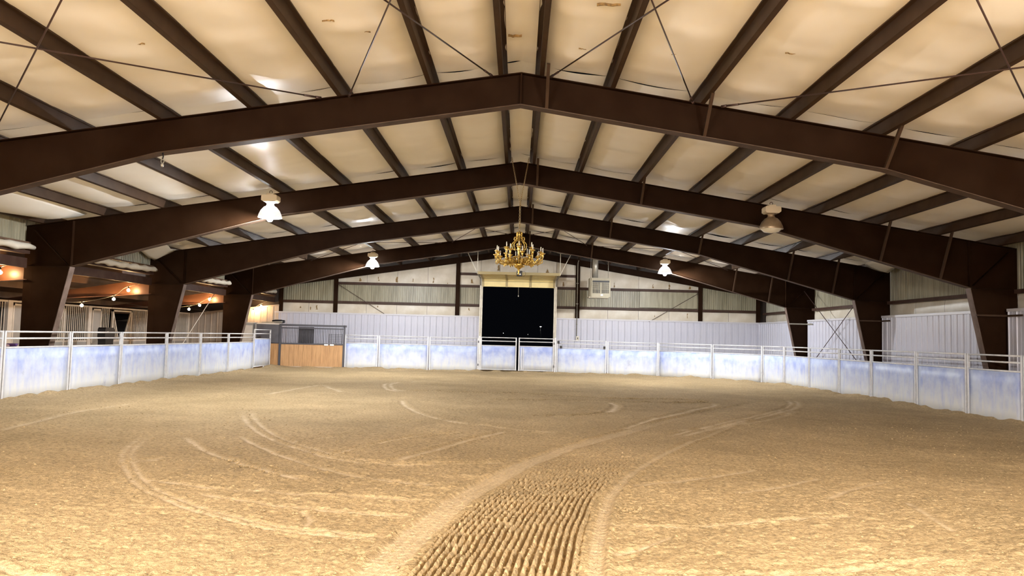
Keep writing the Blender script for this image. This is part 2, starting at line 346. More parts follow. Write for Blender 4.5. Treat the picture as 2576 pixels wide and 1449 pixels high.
    co = np.stack([X, Y, Z], -1).reshape(-1, 3).astype(np.float32)
    idx = np.arange(ny*nx).reshape(ny, nx)
    q = np.stack([idx[:-1,:-1], idx[:-1,1:], idx[1:,1:], idx[1:,:-1]], -1).reshape(-1, 4).astype(np.int32)
    me = bpy.data.meshes.new('floor'); me.vertices.add(len(co)); me.vertices.foreach_set('co', co.ravel())
    me.loops.add(q.size); me.loops.foreach_set('vertex_index', q.ravel())
    me.polygons.add(len(q)); me.polygons.foreach_set('loop_start', np.arange(0, q.size, 4, dtype=np.int32))
    me.polygons.foreach_set('use_smooth', np.ones(len(q), bool))
    me.update(calc_edges=True)
    a = me.attributes.new('track', 'FLOAT', 'POINT'); a.data.foreach_set('value', np.clip(track, 0, 1).ravel().astype(np.float32))
    a = me.attributes.new('furrow_shade', 'FLOAT', 'POINT'); a.data.foreach_set('value', np.clip(furrow_shade, 0, 1).ravel().astype(np.float32))
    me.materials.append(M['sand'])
    o = bpy.data.objects.new('floor', me); link(o); struct(o, 'raked tan arena sand with tyre tracks and harrow rows')
    def zat(x, y):
        return float(Z[np.searchsorted(ys, y)-1, np.searchsorted(xs, x)-1])
    return zat
ZAT = build_floor()
def build_clods():
    mb = MB()
    oc = [(1,0,0),(-1,0,0),(0,1,0),(0,-1,0),(0,0,1),(0,0,-1)]; of = [(0,2,4),(2,1,4),(1,3,4),(3,0,4),(2,0,5),(1,2,5),(3,1,5),(0,3,5)]
    def clod(x, y, r):
        z = ZAT(x, y)
        mb.add([(x+a*r*random.uniform(.6,1.3), y+b*r*random.uniform(.6,1.3), z+r*.25+c*r*random.uniform(.4,.9)) for a,b,c in oc], of)
    for _ in range(6500):
        y = 5+12*random.random()**1.7; x = random.uniform(-.72*y, .72*y)
        clod(x, y, random.uniform(.004,.011) if random.random() < .85 else random.uniform(.011,.02))
    for cx, cy, n, sp in ((-3.5,9.95,40,.12),(-3.1,9.55,50,.16),(-2.7,9.15,20,.12),(1.18,7.75,70,.10),(-2.4,10.8,25,.15),(-1.9,7.2,25,.2)):
        for _ in range(n): clod(cx+random.gauss(0,sp), cy+random.gauss(0,sp*.6), random.uniform(.008,.024))
    o = mb.build('sand_clods', M['sand']); tag(o, 'loose crumbs of sand scattered over the arena floor', 'sand', kind='stuff')
build_clods()
# ------------------------------------------------------------------ ceiling: insulation between purlins
PX = [.3,1.45,2.9,4.35,5.8,7.25,8.7,10.15,11.62]
def build_ceiling():
    root = empty('ceiling'); struct(root, 'cream vinyl faced roof insulation billowing between the brown purlins')
    ybays = [YN, -.5, 6.0]+FY+[YE]
    cache = {}
    def panel(x0, x1, L, var):
        key = (round(x0,3), round(x1,3), round(L,2), var)
        if key in cache: return cache[key]
        nu, nv = 12, 44; vs = []; r = random.Random(hash(key) % 9999)
        seams = [L*(k+.5)/4+r.uniform(-.1,.1) for k in range(4)]
        ph = [r.uniform(0,6.28) for _ in range(4)]
        for j in range(nv+1):
            for i in range(nu+1):
                u = i/nu; y = L*j/nv; x = x0+(x1-x0)*u
                sag = .095*min(1, abs(x1-x0)/1.2)*math.sin(math.pi*u)**.8
                bow = .05*(2*u-1)**2                       # seams curve
                cr = sum(.022*math.exp(-((y-s-bow)/.10)**2) for s in seams)*math.sin(math.pi*u)**.6
                wr = (.013*math.sin(y*2.3+ph[0]+u*3)+.008*math.sin(y*5.1+ph[1]-u*5))*math.sin(math.pi*u)
                end = .05*(math.exp(-(y/.35)**2)+math.exp(-((L-y)/.35)**2))*math.sin(math.pi*u)
                vs.append((x, y, ztop(x)+.215-sag-cr+wr+end))
        fs = [(j*(nu+1)+i, (j+1)*(nu+1)+i, (j+1)*(nu+1)+i+1, j*(nu+1)+i+1) for j in range(nv) for i in range(nu)]
        mb = MB(); mb.add(vs, fs, True); cache[key] = mb.mesh('insulation_panel', M['vinyl']); return cache[key]
    gaps = [(-.3,.3)]+[(a,b) for a,b in zip(PX[:-1], PX[1:])]+[(-b,-a) for a,b in zip(PX[:-1], PX[1:])]+[(11.62,12.15),(-12.15,-11.62)]
    for bi in range(len(ybays)-1):
        for gi, (a,b) in enumerate(gaps):
            if a == -12.15 and False: continue
            inst('insulation_panel', panel(a, b, ybays[bi+1]-ybays[bi], (bi+gi) % 3), root, (0, ybays[bi], 0))
    # stained tape marks on the insulation
    for x, y, w in ((-2.2,10.3,.32),(-2.5,9.85,.16),(-1.0,9.6,.28),(1.1,9.7,.3),(.05,9.9,.14),(-.1,11.2,.2),(2.2,10.9,.14),(3.6,10.2,.2),(.9,11.3,.12),(-4.9,9.8,.12)):
        mb = MB(); zz = ztop(x)+.118
        n = 7; pts = []
        for k in range(n): pts.append((x-w/2+w*k/(n-1), y+random.uniform(-.02,.02)))
        vs = []; 
        for (px,py) in pts: hh = random.uniform(.003,.012); vs += [(px,py-hh,zz-.004),(px,py+hh,zz-.004),(px,py-hh,zz+.03),(px,py+hh,zz+.03)]
        fs = []
        for k in range(n-1): b=4*k; fs += [(b,b+4,b+5,b+1),(b,b+2,b+6,b+4),(b+1,b+5,b+7,b+3)]
        mb.add(vs, fs); mb.build('tape_stain', M['stain'], root)
build_ceiling()
# ------------------------------------------------------------------ rigid frames
def flange(mb, a, b, w=.21, t=.014):
    a = Vector((a[0],0,a[1])); b = Vector((b[0],0,b[1])); mb.bar(a, b, w, t, up=(0,0,1)); return mb
def make_frame(i, y):
    root = empty('rigid_frame', (0, y, 0))
    tag(root, f'dark brown tapered steel roof frame, {FRN[i]} of the four', 'steel frame', 'rigid roof frames')
    for s in (-1, 1):
        poly = [(0,ZT-.02),(s*XO,ztop(XO)-.02),(s*XO,3.085),(s*10.90,3.085),(s*5.85,4.465),(0,5.385)]
        if s > 0: poly = poly[::-1]
        ra = MB().prism(poly, -.006, .006).build('rafter', M['steel'], root)
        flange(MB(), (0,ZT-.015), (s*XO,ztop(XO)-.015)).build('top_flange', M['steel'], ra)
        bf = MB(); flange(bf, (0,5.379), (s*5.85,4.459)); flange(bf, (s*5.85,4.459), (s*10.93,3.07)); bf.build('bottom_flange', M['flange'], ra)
        st = MB(); st.box(s*10.9-.008, s*10.9+.008, -.10, .10, 3.09, ztop(10.9)-.03); st.build('stiffener', M['steel'], ra)
        st = MB(); st.bar((s*11.85,0,ztop(XO)-.12), (s*11.0,0,3.14), .2, .014, up=(0,0,1)); st.build('stiffener', M['steel'], ra)
        poly = [(s*10.90,3.07),(s*XO,3.07),(s*XO,-.1),(s*11.56,-.1)]
        if s < 0: poly = poly[::-1]
        co = MB().prism(poly, -.006, .006).build('column', M['steel'], root)
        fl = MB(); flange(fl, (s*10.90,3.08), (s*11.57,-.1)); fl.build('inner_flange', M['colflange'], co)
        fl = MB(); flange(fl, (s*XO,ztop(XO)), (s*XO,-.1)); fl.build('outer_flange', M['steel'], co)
        kp = MB(); kp.box(min(s*10.9,s*XO), max(s*10.9,s*XO), -.09, .09, 3.072, 3.084); kp.build('knee_plate', M['steel'], co)
    MB().box(-.012,.012,-.10,.10,5.39,ZT-.03).build('ridge_plate', M['steel'], root)
    for x in ((.42, 2.96, 5.86, 8.76, 10.2) if i % 2 == 0 else (.42, 2.96, 8.76, 10.2)):
        zb = np.interp(x, [0,5.85,10.93], [5.39,4.47,3.09])
        kb = MB(); kb.bar((x, -.62, ztop(x)+.02), (x, -.07, zb), .05, .05); kb.build('flange_brace', M['purlin'], root)
    # bracket bar on the right hand column
    b = MB(); b.bar((11.02,-.13,2.42), (11.74,-.13,2.42), .03, .045); b.bar((11.74,-.11,2.42), (11.72,-.75,2.42), .03, .045); b.build('bracket', M['galv'] if i == 3 else M['purlin'], root)
    # rafter of the lower aisle roof, carried by the left column
    poly = [(-12.0,3.25),(-19.9,1.98),(-19.9,1.85),(-16.2,2.44),(-12.0,2.74)]
    lr = MB().prism(poly, -.006, .006).build('aisle_rafter', M['aisle_steel'], root)
    f2 = MB(); flange(f2, (-12.0,2.74), (-16.2,2.44), .16); flange(f2, (-16.2,2.44), (-19.9,1.85), .16); f2.build('bottom_flange', M['aisle_steel'], lr)
M['aisle_steel'] = mat('aisle_brown_steel', (.13,.055,.028), .4, col2=(.10,.042,.022), scale=2)
for i, y in enumerate(FY): make_frame(i, y)
# end-wall rafter
root = empty('end_wall_rafter', (0, YE-.18, 0)); tag(root, 'slim dark brown rafter running along the top of the far end wall', 'steel frame')
for s in (-1, 1):
    poly = [(0,ZT),(s*12,ztop(12)),(s*12,ztop(12)-.28),(0,ZT-.29)]
    if s > 0: poly = poly[::-1]
    w = MB().prism(poly, -.05, .05).build('rafter', M['steel'], root)
    fl = MB(); flange(fl, (0,ZT-.29), (s*12,ztop(12)-.285), .18); fl.build('bottom_flange', M['steel'], w)
# ------------------------------------------------------------------ purlins
def build_purlins():
    L = YE-.1-YN
    for s, side in ((-1,'left'), (1,'right')):
        for k, x in enumerate(PX):
            z0 = ztop(x)+.0; mb = MB(); o = -s   # web + two flanges with lips (Z section); sl slope
            X = s*x; sl = -SL*s
            def bx(xa, xb, za, zb):
                xa, xb = min(xa,xb), max(xa,xb)
                mb.add([(xa-X,0,za+sl*(xa-X)),(xb-X,0,za+sl*(xb-X)),(xb-X,L,za+sl*(xb-X)),(xa-X,L,za+sl*(xa-X)),
                        (xa-X,0,zb+sl*(xa-X)),(xb-X,0,zb+sl*(xb-X)),(xb-X,L,zb+sl*(xb-X)),(xa-X,L,zb+sl*(xa-X))],
                       [(0,3,2,1),(4,5,6,7),(0,1,5,4),(1,2,6,5),(2,3,7,6),(3,0,4,7)])
            d = s
            bx(X-.004, X+.004, .0, .20); bx(X, X+d*.07, .0, .006); bx(X+d*.064, X+d*.07, .0, .022)
            bx(X, X-d*.07, .194, .20); bx(X-d*.064, X-d*.07, .178, .20)
            ob = mb.build('purlin', M['purlin'], None, (X, YN, z0))
            nm = 'eave strut' if k == 8 else 'roof purlin'
            tag(ob, f'long brown {nm} on the {side} slope, {ORD[k]} out from the ridge', 'purlin', 'roof purlins')
build_purlins()
# ------------------------------------------------------------------ brace rods under the roof
def rod(name, a, b, r, label, grp, m='rod', turn=True):
    root = empty(name, a); A = Vector(a); B = Vector(b); d = (B-A)
    MB().tube([(0,0,0), d], r, 6).build('rod', M[m], root)
    if turn:
        u = d.normalized()
        MB().tube([u*.0, u*.10], r*2.0, 6).build('end_nut', M[m], root)
        MB().tube([u*.10, u*.32], r*1.5, 6).build('turnbuckle', M[m], root)
    tag(root, label, 'brace rod', grp); return root
for (y0, y1, where) in ((12.3, 6.1, 'nearest roof bay'), (31.8, 25.7, 'farthest braced bay')):
    for s, side in ((-1,'left'), (1,'right')):
        for x0, x1, nm in ((.47,2.75,'beside the ridge'), (3.2,8.5,'lower down')):
            za, zb = ztop(x0)-.04, ztop(x1)-.04
            rod('brace_rod', (s*x0,y0,za), (s*x1,y1,zb), .011, f'brace rod, {side} slope {nm}, {where}, high end far', 'roof brace rods')
            rod('brace_rod', (s*x1,y0,zb-.03), (s*x0,y1,za-.03), .011, f'brace rod, {side} slope {nm}, {where}, high end near', 'roof brace rods')
# ------------------------------------------------------------------ wall panel meshes
def liner_mesh(w, h, mname='liner', topslope=0):
    mb = MB(); prof = [(0,0),(.012,-.022),(.034,-.022),(.046,0),(w*.5-.02,0),(w*.5-.012,-.004),(w*.5+.012,-.004),(w*.5+.02,0),(w-.004,0)]
    n = len(prof)
    vs = [(x,y,0) for x,y in prof]+[(x,y,h+topslope*x) for x,y in prof]
    mb.add(vs, [(i,i+1,n+i+1,n+i) for i in range(n-1)])
    return mb.mesh('liner_panel', M[mname])
def rib_mesh(w, h0, h1, m='fibre', pitch=.11):
    mb = MB(); prof = []; k = int(round(w/pitch)); p = w/k
    for i in range(k): prof += [(i*p,0),(i*p+p*.18,-.022),(i*p+p*.42,-.022),(i*p+p*.6,0)]
    prof.append((w-.006,0)); n = len(prof)
    vs = [(x,y,0) for x,y in prof]+[(x,y,h0+(h1-h0)*x/w) for x,y in prof]
    mb.add(vs, [(i,i+1,n+i+1,n+i) for i in range(n-1)]); return mb.mesh('ribbed_panel', M[m])
def billow_mesh(w, h0, h1, m='wallvinyl', sag=.03, name='insulation_panel'):
    nu, nv = 8, 6; vs = []
    for j in range(nv+1):
        for i in range(nu+1):
            u, v = i/nu, j/nv; h = h0+(h1-h0)*u
            vs.append((.006+(w-.012)*u, -sag*math.sin(math.pi*v)-.35*sag*abs(math.sin(math.pi*u))**.5, h*v))
    mb = MB(); mb.add(vs, [(j*(nu+1)+i, j*(nu+1)+i+1, (j+1)*(nu+1)+i+1, (j+1)*(nu+1)+i) for j in range(nv) for i in range(nu)], True)
    return mb.mesh(name, M[m])
ZL = 2.57
# ------------------------------------------------------------------ far end wall
def build_wall_far():
    root = empty('wall_far', (0, 0, 0)); struct(root, 'far end wall with white ribbed liner below and insulation between brown girts above')
    P = .305; lm = liner_mesh(P, ZL-.03)
    for k in range(33):
        inst('liner_panel', lm, root, (-1.86-(k+1)*P, YE-.2, 0)); inst('liner_panel', lm, root, (1.86+k*P, YE-.2, 0))
    for a, b in ((-11.93,-1.86), (1.86,11.95)):
        MB().box(a, b, YE-.235, YE-.05, ZL-.05, ZL+.02).build('liner_cap', M['cap'], root)
    # posts
    for x in (-11.64,-8.96,-2.98,2.90,8.90,11.72):
        mb = MB(); mb.box(x-.105,x+.105,YE-.19,YE-.176,0,ztop(x)-.25); mb.box(x-.105,x+.105,YE-.02,YE-.006,0,ztop(x)-.25); mb.box(x-.006,x+.006,YE-.18,YE-.01,0,ztop(x)-.25)
        mb.build('post', M['steel'], root)
    # girts
    def girt(a, b, z): 
        mb = MB(); mb.box(a,b,YE-.16,YE-.15,z-.06,z+.06); mb.box(a,b,YE-.16,YE-.06,z-.066,z-.056); mb.build('girt', M['girt'], root)
    for a, b in ((-11.64,-1.86),(1.86,11.72)): girt(a, b, 3.11)
    for a, b in ((-8.96,-1.86),(1.86,8.9)): girt(a, b, 4.05)
    for a, b in ((-2.98,-1.86),(1.86,2.9)): girt(a, b, 4.65)
    # insulation strip just above the liner
    def strip(a, b, z0, z1f, w, m='wallvinyl', fn=billow_mesh, nm='insulation_panel'):
        n = max(1, round((b-a)/w)); ww = (b-a)/n
        for k in range(n):
            xa = a+k*ww; h0 = z1f(xa)-z0; h1 = z1f(xa+ww)-z0
            inst(nm, fn(ww, h0, h1, m), root, (xa, YE-.04, z0))
    roofz = lambda x: ztop(x)-.2
    for a, b in ((-11.64,-8.96),(-8.96,-2.98),(-2.98,-1.86),(1.86,2.9),(2.9,8.9),(8.9,11.72)):
        strip(a, b, 2.5, lambda x: 3.08, 1.45)
        if abs(a+b)/2 > 9: strip(a, b, 3.1, roofz, .9, 'fibre', rib_mesh, 'ribbed_panel')
        else:
            strip(a, b, 3.1, lambda x: 4.03, .9, 'fibre', rib_mesh, 'ribbed_panel')
            strip(a, b, 4.05, roofz, 1.45)
    strip(-1.86, 0, 4.6, roofz, .93); strip(0, 1.86, 4.6, roofz, .93)
    # a proud translucent panel right of the heater
    MB().box(5.95,8.75,YE-.17,YE-.155,3.2,3.98).build('proud_panel', M['fibre'], root)
    # tears and stains along the girts
    for x, z in ((-7.8,4.16),(-6.9,4.2),(-6.0,4.15),(-4.2,4.17),(-3.5,4.13),(3.6,4.2),(4.7,4.15),(6.6,4.16),(7.4,4.13),(8.4,4.15),(-2.3,4.2),(2.2,4.15),(-10.7,2.78),(-9.9,2.72),(-6.9,2.9),(6.7,2.75),(8.3,2.72),(-2.4,2.85),(-1.0,4.85),(1.4,4.8),(-10.2,2.7),(-5.2,4.2)):
        mb = MB(); h = random.uniform(.10,.28); w = random.uniform(.03,.10); n = 5; vs = []
        for k in range(n+1):
            t = k/n; ww = w*random.uniform(.3,1)*(1-.6*t)
            vs += [(x-ww+random.uniform(-.02,.02), YE-.10, z+h*t),(x+ww+random.uniform(-.02,.02), YE-.095, z+h*t)]
        mb.add(vs, [(2*k,2*k+1,2*k+3,2*k+2) for k in range(n)]); mb.build('torn_patch', M['stain'], root)
    # door jambs and head trim
    for s in (-1, 1):
        MB().box(s*1.80-.055, s*1.80+.055, YE-.24, YE+.02, -.05, 4.62).build('jamb', M['galv'], root)
    MB().box(-1.86,1.86,YE-.16,YE-.02,4.5,4.62).build('door_head', M['girt'], root)
    # aisle part of the end wall: ribbed tan liner with a sloping top, dark board above
    x0, x1 = -19.9, -11.72; n = 27; w = (x1-x0)/n; zt = lambda x: 2.89+(x+11.71)*.1235
    for k in range(n):
        xa = x0+k*w; inst('aisle_liner_panel', liner_mesh(w, zt(xa), 'tan_liner', .1235), root, (xa, YE-.22, 0))
    mb = MB(); mb.bar((x0,YE-.23,zt(x0)), (x1,YE-.23,zt(x1)), .06, .07); mb.build('aisle_liner_cap', M['tan_liner'], root)
    mb = MB(); mb.prism([(x0,1.7),(x1,2.6),(x1,3.7),(x0,2.6)][::-1], YE-.12, YE-.08); mb.build('aisle_gable_board', M['dark'], root)
    # closing sheets behind the panels
    mb = MB(); mb.prism([(-12.2,0),(-1.9,0),(-1.9,4.62),(1.9,4.62),(1.9,0),(12.2,0),(12.2,4.2),(0,6.2),(-12.2,4.2)], YE+.03, YE+.06); mb.build('outer_sheet', M['dark'], root)
build_wall_far()
# cross rods on the end wall
rod('brace_rod', (-8.85,YE-.2,3.98), (-6.4,YE-.2,2.5), .012, 'thin rod slanting down the far wall right of a brown post', 'far wall brace rods', turn=False)
rod('brace_rod', (8.85,YE-.2,3.98), (6.4,YE-.2,2.5), .012, 'thin rod slanting down the far wall right of the heater', 'far wall brace rods', turn=False)
# ------------------------------------------------------------------ right wall
def build_wall_right():
    root = empty('wall_right'); struct(root, 'right side wall of white ribbed liner with insulation and ribbed panels above')
    P = .305; lm = liner_mesh(P, ZL-.03)
    bays = [(YN+.1,-.5),(-.5,6.0),(6.0,12.5),(12.5,19.0),(19.0,25.5),(25.5,32.0),(32.0,38.28)]
    im = {}; 
    for a, b in bays:
        a2, b2 = a+.13, b-.13 if b < 38 else b; n = int((b2-a2)/P)
        for k in range(n):
            inst('liner_panel', lm, root, (11.78, b2-k*P, 0), -math.pi/2)
        r = b2-n*P-a2
        if r > .05:
            inst('liner_panel', lm, root, (11.78, a2+r, 0), -math.pi/2, (r/P,1,1))
        MB().box(11.74, 11.95, a2, b2, ZL-.05, ZL+.02).build('liner_cap', M['cap'], root)
        MB().box(11.93,12.05,a2,b2,2.96,3.06).build('girt', M['girt'], root)
        w = (b-a)/4
        for k in range(4):
            key = round(w,3)
            if key not in im: im[key] = (billow_mesh(w, .5, .5), rib_mesh(w, 1.25, 1.25))
            inst('insulation_panel', im[key][0], root, (12.12, a+(k+1)*w, 2.5), -math.pi/2)
            inst('ribbed_panel', im[key][1], root, (12.12, a+(k+1)*w, 3.02), -math.pi/2)
    MB().box(12.2,12.25,YN,YE,-.1,4.4).build('outer_sheet', M['dark'], root)
build_wall_right()
for (a, b, lab) in (((11.62,31.85,3.75),(11.62,26.3,.75),'dark brace rod crossing the right wall, falling towards the camera'), ((11.62,25.75,3.75),(11.62,31.2,.75),'dark brace rod crossing the right wall, rising towards the camera')):
    rod('wall_brace_rod', a, b, .014, lab, 'right wall cross brace', turn=False)
# ------------------------------------------------------------------ near wall (behind the camera) and outer left wall
root = empty('wall_near'); struct(root)
nm = liner_mesh(.61, 5.9)
for k in range(40): inst('liner_panel', nm, root, (12.2-k*.61, YN, 0), math.pi)
MB().box(-20.2,12.3,YN-.1,YN-.05,-.1,6.2).build('outer_sheet', M['dark'], root)
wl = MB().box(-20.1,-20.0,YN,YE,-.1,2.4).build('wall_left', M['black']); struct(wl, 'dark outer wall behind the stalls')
# ------------------------------------------------------------------ left side: header above the aisle, aisle roof
def build_left_header():
    root = empty('wall_left_header'); struct(root, 'strip of ribbed panel above the open left aisle')
    ys = [6.0]+FY+[YE]
    for a, b in zip(ys[:-1], ys[1:]):
        n = 4; w = (b-a)/n; rm = rib_mesh(w, .72, .72)
        for k in range(n): inst('ribbed_panel', rm, root, (-12.08, a+k*w, 3.55), math.pi/2)
        MB().box(-12.1,-11.9,a+.1,b-.1,3.36,3.44).build('girt', M['girt'], root)
        MB().box(-12.04,-11.96,a+.1,b-.1,3.02,3.26).build('lower_girt', M['girt'], root)
    MB().box(-12.1,-12.02,YN,6.0,3.0,4.3).build('outer_sheet', M['dark'], root)
build_left_header()
def aisle_roof():
    root = empty('ceiling_aisle'); struct(root, 'low brown sloping roof over the left aisle')
    MB().prism([(-11.95,3.62),(-20.1,2.22),(-20.1,2.26),(-11.95,3.66)], YN, YE).build('roof_sheet', M['leanto'], root)
    for k in range(5):
        x = -12.7-k*1.5; z = 3.62+(x+11.95)*.1718
        mb = MB(); mb.box(x-.004,x+.004,YN,YE-.25,z-.2,z); mb.box(x-.07,x,YN,YE-.25,z-.2,z-.194); mb.build('aisle_purlin', M['leanto'], root)
aisle_roof()
def insulation_roll(y0, y1, lab):
    pts = []; rs = []; n = 26
    for k in range(n+1):
        t = k/n; pts.append((-11.79+.02*math.sin(k*1.3), y0+(y1-y0)*t, 3.52-.035*math.sin(math.pi*t)+.012*math.sin(k*2.1))); rs.append(.085+.016*math.sin(k*1.7+y0))
    rs[0] = rs[-1] = .05
    o = MB().tube(pts, rs, 12).build('insulation_roll', M['wallvinyl']); tag(o, lab, 'insulation', 'rolled insulation along the aisle header')
for (a,b,l) in ((13.0,18.85,'rolled white insulation left of the big left column'),(20.2,25.3,'rolled white insulation between the two big left columns'),(27.2,31.85,'rolled white insulation in front of the farthest left column'),(33.5,37.9,'rolled white insulation behind the farthest left column')):
    insulation_roll(a, b, l)
def flap(pts_edge, lab):
    # sagging sheet hanging from the eave: grid of rows
    n = len(pts_edge); vs = []; m = 7
    for (a, b, sag) in pts_edge:
        A = Vector(a); B = Vector(b)
        for k in range(m):
            t = k/(m-1); p = A.lerp(B, t); p.z -= sag*math.sin(math.pi*t*.9)
            vs.append(p)
    mb = MB(); mb.add(vs, [(i*m+k, i*m+k+1, (i+1)*m+k+1, (i+1)*m+k) for i in range(n-1) for k in range(m-1)], True)
    o = mb.build('insulation_flap', M['vinyl']); s = o.modifiers.new('thick', 'SOLIDIFY'); s.thickness = .012
    tag(o, lab, 'insulation', 'loose flaps of roof insulation')
flap([((-11.3,23.6,4.28),(-11.75,23.7,4.16),.0),((-11.2,24.2,4.28),(-11.85,24.3,4.05),.04),((-11.2,24.8,4.26),(-11.9,24.9,3.90),.05),((-11.3,25.2,4.2),(-11.86,25.3,3.84),.04),((-11.2,25.4,4.2),(-11.5,25.42,4.05),.01)], 'torn cream insulation flap drooping at the second left column')
flap([((-10.3,14.0,4.42),(-11.6,14.0,4.22),.06),((-10.3,15.5,4.42),(-11.6,15.5,4.18),.10),((-10.3,17.0,4.42),(-11.5,17.0,4.15),.14),((-10.4,18.2,4.40),(-11.3,18.3,4.2),.13),((-10.5,18.8,4.36),(-11.0,18.85,4.26),.02)], 'sagging cream insulation at the left eave above the big column')
flap([((11.2,23.9,4.26),(11.7,24.0,4.18),.0),((11.1,24.5,4.28),(11.8,24.6,4.08),.04),((11.1,25.0,4.27),(11.85,25.1,3.98),.04),((11.2,25.35,4.22),(11.7,25.4,4.05),.02)], 'crumpled cream insulation flap at the right eave')
# ------------------------------------------------------------------ fence
def fence_panel(a, b, label, gate=False, top=1.5, z0=-.06, post_a=True, post_b=True, grp='steel arena fence panels', name='arena_fence', gapz=0):
    a = Vector((*a,0)); b = Vector((*b,0)); d = b-a; L = d.length; rz = math.atan2(d.y, d.x)
    root = empty(name, a, rz); tag(root, label, 'gate' if gate else 'fence', grp)
    k = top/1.5; zs = 1.13*k; r = .024; g = .025
    zb = gapz if gate else z0
    for x, n in ((g,'post'), (L-g,'post')):
        MB().box(x-r, x+r, -r, r, zb, top).build(n, M['fence'], root)
    for z, n in ((top-.02,'top_rail'), (1.33*k,'middle_rail'), (zs,'sheet_rail')):
        MB().tube([(g,0,z),(L-g,0,z)], .021, 8).build(n, M['fence'], root)
    if gate: MB().tube([(g,0,zb+.02),(L-g,0,zb+.02)], .021, 8).build('bottom_rail', M['fence'], root)
    sh = MB(); x0, x1 = g+.02, L-g-.02; n = 10
    zl = zb+.02 if gate else -.08
    vs = []
    for j in range(5):
        for i in range(n+1):
            u, v = i/n, j/4; vs.append((x0+(x1-x0)*u, .010*math.sin(math.pi*u)*math.sin(math.pi*v)*random.uniform(-1,1), zl+(zs-zl)*v))
    sh.add(vs, [(j*(n+1)+i, j*(n+1)+i+1, (j+1)*(n+1)+i+1, (j+1)*(n+1)+i) for j in range(4) for i in range(n)], True)
    o = sh.build('sheet', M['sheet'], root); md = o.modifiers.new('thick','SOLIDIFY'); md.thickness = .006; md.offset = 0
    return root, L
YL = [14.3,16.9,19.45,21.95,24.8,27.45,30.1,33.0]
lab = ['blue-white fence panel on the left side running out of the picture','blue-white left fence panel at the left picture edge before the big column','blue-white left fence panel right of the big nearest column','blue-white left fence panel in front of the V-shaped stall opening','blue-white left fence panel right of the second column','blue-white left fence panel in front of the grey aisle wall','blue-white left fence panel next to the raised corner gate']
for k in range(7):
    fence_panel((XLF, YL[k]+.02), (XLF, YL[k+1]-.02), lab[k])
rt, L = fence_panel((XLF, 33.02), (-11.15, 35.35), 'raised steel gate in the far left corner beside the wooden stall', True, 1.68, gapz=.07, grp='arena gates', name='fence_gate')
MB().box(1.4,1.46,-.02,.02,-.06,.08).build('drop_leg', M['fence'], rt)
far = [(-7.95,-6.42),(-6.38,-4.09),(-4.05,-1.78)]
fl = ['pale fence panel on the far side next to the wooden stall','middle pale fence panel between the wooden stall and the dark doorway','pale fence panel on the far side just left of the double gate']
for (a,b),l in zip(far, fl): fence_panel((a,36.2),(b,36.2), l, top=1.53)
g1, L1 = fence_panel((-1.68,36.2),(-.02,36.2), 'left leaf of the double gate in front of the dark doorway', True, 1.58, gapz=.07, grp='arena gates', name='fence_gate')
g2, L2 = fence_panel((.07,36.22),(1.70,36.22), 'right leaf of the double gate in front of the dark doorway', True, 1.58, gapz=.06, grp='arena gates', name='fence_gate')
MB().box(.14,.17,-.03,.03,.08,1.1).build('latch_bar', M['fence'], g2)
MB().box(.21,.24,-.03,.03,.08,1.1).build('latch_bar', M['fence'], g2)
for x, l in ((-1.73,'slim steel gate post left of the double gate'), (1.76,'slim steel gate post right of the double gate')):
    r = empty('gate_post', (x,36.2,0)); tag(r, l, 'post', 'gate posts')
    MB().box(-.035,.035,-.035,.035,-.1,1.62).build('post', M['fence'], r)
    for z in (.3, 1.35): MB().tube([(-.05,-.04,z-.05),(-.05,-.04,z+.05)], .02, 8).build('hinge', M['blacksteel'], r)
fp, _ = fence_panel((1.82,36.2),(4.12,36.2), 'pale fence panel just right of the double gate with a black latch box', top=1.53)
for x, z in ((.08,1.42),(.2,1.2),(2.2,1.22)): MB().box(x-.05,x+.05,-.06,-.02,z-.06,z+.06).build('latch_box', M['black'], fp)
fence_panel((4.16,36.2),(6.48,36.15), 'pale fence panel on the far side below the heater')
rl = ['first slanting fence panel where the fence turns at the far right corner','second slanting fence panel in the far right corner, ending at a raised post','short fence panel right of the raised corner post','right side fence panel in front of the farthest column','right side fence panel below the crossed brace rods','right side fence panel in front of the second column','right side fence panel just this side of the second column','dull right side fence panel in front of the biggest column','dull right side fence panel at the right edge of the picture','dull right side fence panel running out of the picture']
for k in range(len(FENCE_R)-1):
    a, b = Vector(FENCE_R[k]), Vector(FENCE_R[k+1]); d = (b-a).normalized()*.02
    fence_panel(a+d, b-d, rl[k], top=1.5)
